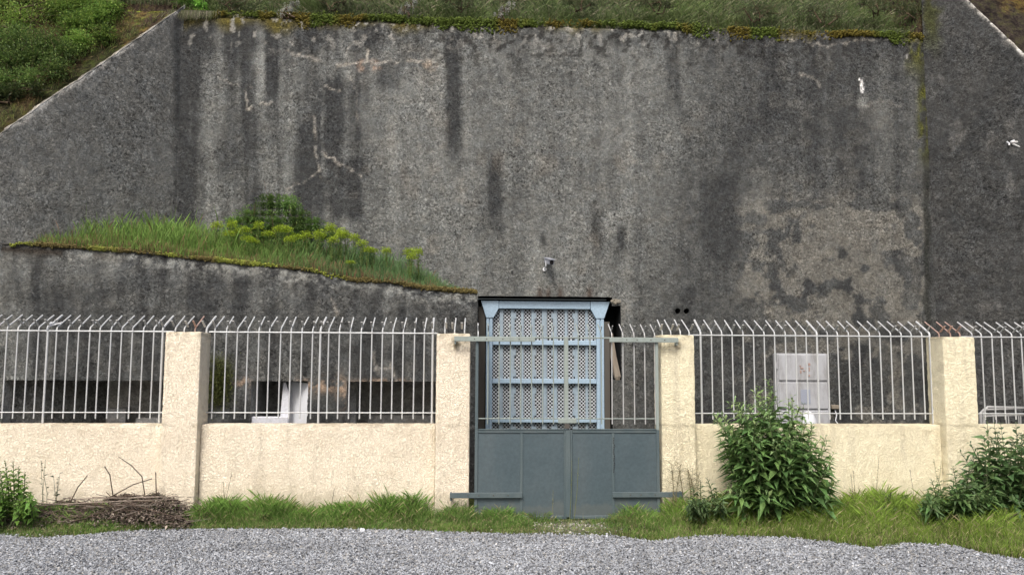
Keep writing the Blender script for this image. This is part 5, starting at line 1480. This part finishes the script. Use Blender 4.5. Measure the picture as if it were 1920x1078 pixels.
# shrubs on top
def top_shrub(label, lobes, nl, ll, base, **kw): 
    return cloud_shrub(kw.pop('name', 'hill_shrub'), label, lobes, nl, ll, base, **kw)
top_shrub('bright green herb clump at the left corner of the wall top', [lobe(345, 8, 12.15, .15), lobe(372, 14, 12.15, .12), lobe(360, -8, 12.2, .18), lobe(330, -5, 12.2, .14), lobe(375, 28, 12.05, .07)], 3800, .05, (.16, .32, .06), shell=.1)
for k, (a, b, n_, lab) in enumerate(((541, 18, 900, 'small white-flowered plant on the wall top, leftmost of three'), (765, 14, 700, 'small white-flowered plant on the wall top, middle of three'), (945, 20, 700, 'small white-flowered plant on the wall top, rightmost of three'))):
    cloud_shrub('white_flowered_plant', lab, [lobe(a, b, 11.98, .10), lobe(a + 12, b - 10, 12.02, .08), lobe(a - 12, b + 8, 11.97, .07)], n_, .019, (.36, .37, .33), cat='plant', aspect=.6, shell=.2, tip=(.62, .62, .6))
for k, (a, b, r_, lab) in enumerate(((440, 5, .16, 'dull green herb clump on the wall top just right of the left corner'), (630, 4, .13, 'dull green herb clump on the wall top, second from left'), (860, 2, .12, 'low dull green herb clump above the long dark streak'),
                                     (1090, 6, .13, 'dull green herb clump on the wall top above the camera'), (1230, 4, .15, 'dull green herb clump on the wall top right of the centre'), (1420, 18, .18, 'grey-green herb clump drooping over the wall top'),
                                     (1545, 24, .20, 'grey-green bushy clump drooping over the wall top towards the right'), (1640, 8, .16, 'dull green herb clump on the wall top near the right corner'), (1715, 20, .14, 'dark mossy herb clump in the right corner of the wall top'))):
    cloud_shrub('herb_clump', lab, [lobe(a, b, 12.1, r_), lobe(a + 22, b + 4, 12.15, r_ * .7), lobe(a - 25, b - 4, 12.15, r_ * .8)], 1500, .035, (.12, .155, .07), cat='plant', aspect=.3, shell=.15, tip=(.2, .2, .13))
# low growth on the bank beside the left wing
n = 50000
u = rng.random(n); s_ = -.1 + 3.2 * rng.random(n); t_ = .2 + 2.4 * rng.random(n) ** 1.6
X_ = XL - s_ - t_; Y_ = YW - s_ + .13; Z_ = ZTOP + .12 - SL * s_ - .04 + .05
k = rng.random(n) < sstep(.38, .6, fbm(X_ * 3, s_ * 4, 210)) * (.15 + .85 * sstep(.3, .9, t_)); X_, Y_, Z_ = X_[k], Y_[k], Z_[k]; n = len(X_)
V, f4, f3, cc = blades(X_, Y_, Z_, rng.uniform(.03, .14, n), .004 + .004 * rng.random(n), grass_col(n, (.13, .17, .045), .5, .4, (.17, .12, .06)), .9)
o = mesh_np('bank_grass', V, [f4, f3], M_GRASS, None, cc); tag(o, 'short grass and moss on the bank above the left wing wall', kind='stuff')
# big shrubs on the left bank
def bank_pt(px, py): 
    n_ = np.array([0, -SL, 1.]); n_ /= np.linalg.norm(n_)
    return on_plane(px, py, (0, YW + .13, ZTOP + .12), n_)
def bank_shrub(label, px, py, pts, nl, ll, base, up=.25, **kw):
    ls = []
    for (a, b, r_) in pts:
        g0 = bank_pt(a, b); ls.append((g0[0], g0[1] - .10, g0[2] + .05, r_))
    b0 = bank_pt(px, py)
    return cloud_shrub('bank_shrub', label, ls, nl, ll, base, stem_base=tuple(b0), **kw)  # tip colours paint sunlit tips onto the green shrubs
bank_shrub('dense dark green shrub at the left edge of the bank, lowest of the group', 60, 170, [(20, 130, .3), (70, 120, .3), (110, 140, .24), (40, 90, .3), (95, 95, .28), (-30, 110, .4), (60, 160, .2), (10, 165, .2), (130, 110, .2)], 22000, .038, (.10, .165, .045), aspect=.4, tip=(.24, .34, .10), shell=.1)
bank_shrub('bright green leafy shrub on the left bank touching the moss strip', 170, 70, [(150, 60, .26), (185, 45, .25), (200, 75, .18), (130, 30, .3), (175, 15, .28), (155, 90, .2), (215, 30, .2)], 19000, .038, (.15, .25, .055), aspect=.4, tip=(.32, .44, .10), shell=.1)
bank_shrub('tall yellow-green shrub in the top left corner', 40, 60, [(20, 10, .4), (70, 0, .4), (40, 50, .35), (-30, 30, .4), (100, 30, .3), (0, -40, .5), (90, -40, .5), (160, -30, .35)], 20000, .042, (.17, .27, .055), aspect=.35, tip=(.36, .46, .12), shell=.1)
bank_shrub('thin dry grassy shrub above the mossy strip on the left bank', 225, 20, [(230, 5, .14), (215, 15, .13), (245, -10, .16), (200, 0, .18), (280, -12, .12)], 4500, .055, (.22, .26, .11), aspect=.12, tip=(.3, .28, .2), shell=.1)
bank_shrub('dark low shrub at the very left foot of the bank', 20, 195, [(5, 185, .14), (35, 182, .12), (-30, 190, .2), (75, 178, .1)], 3500, .04, (.07, .10, .035), aspect=.4, shell=.2)
print('objects', len(bpy.data.objects))
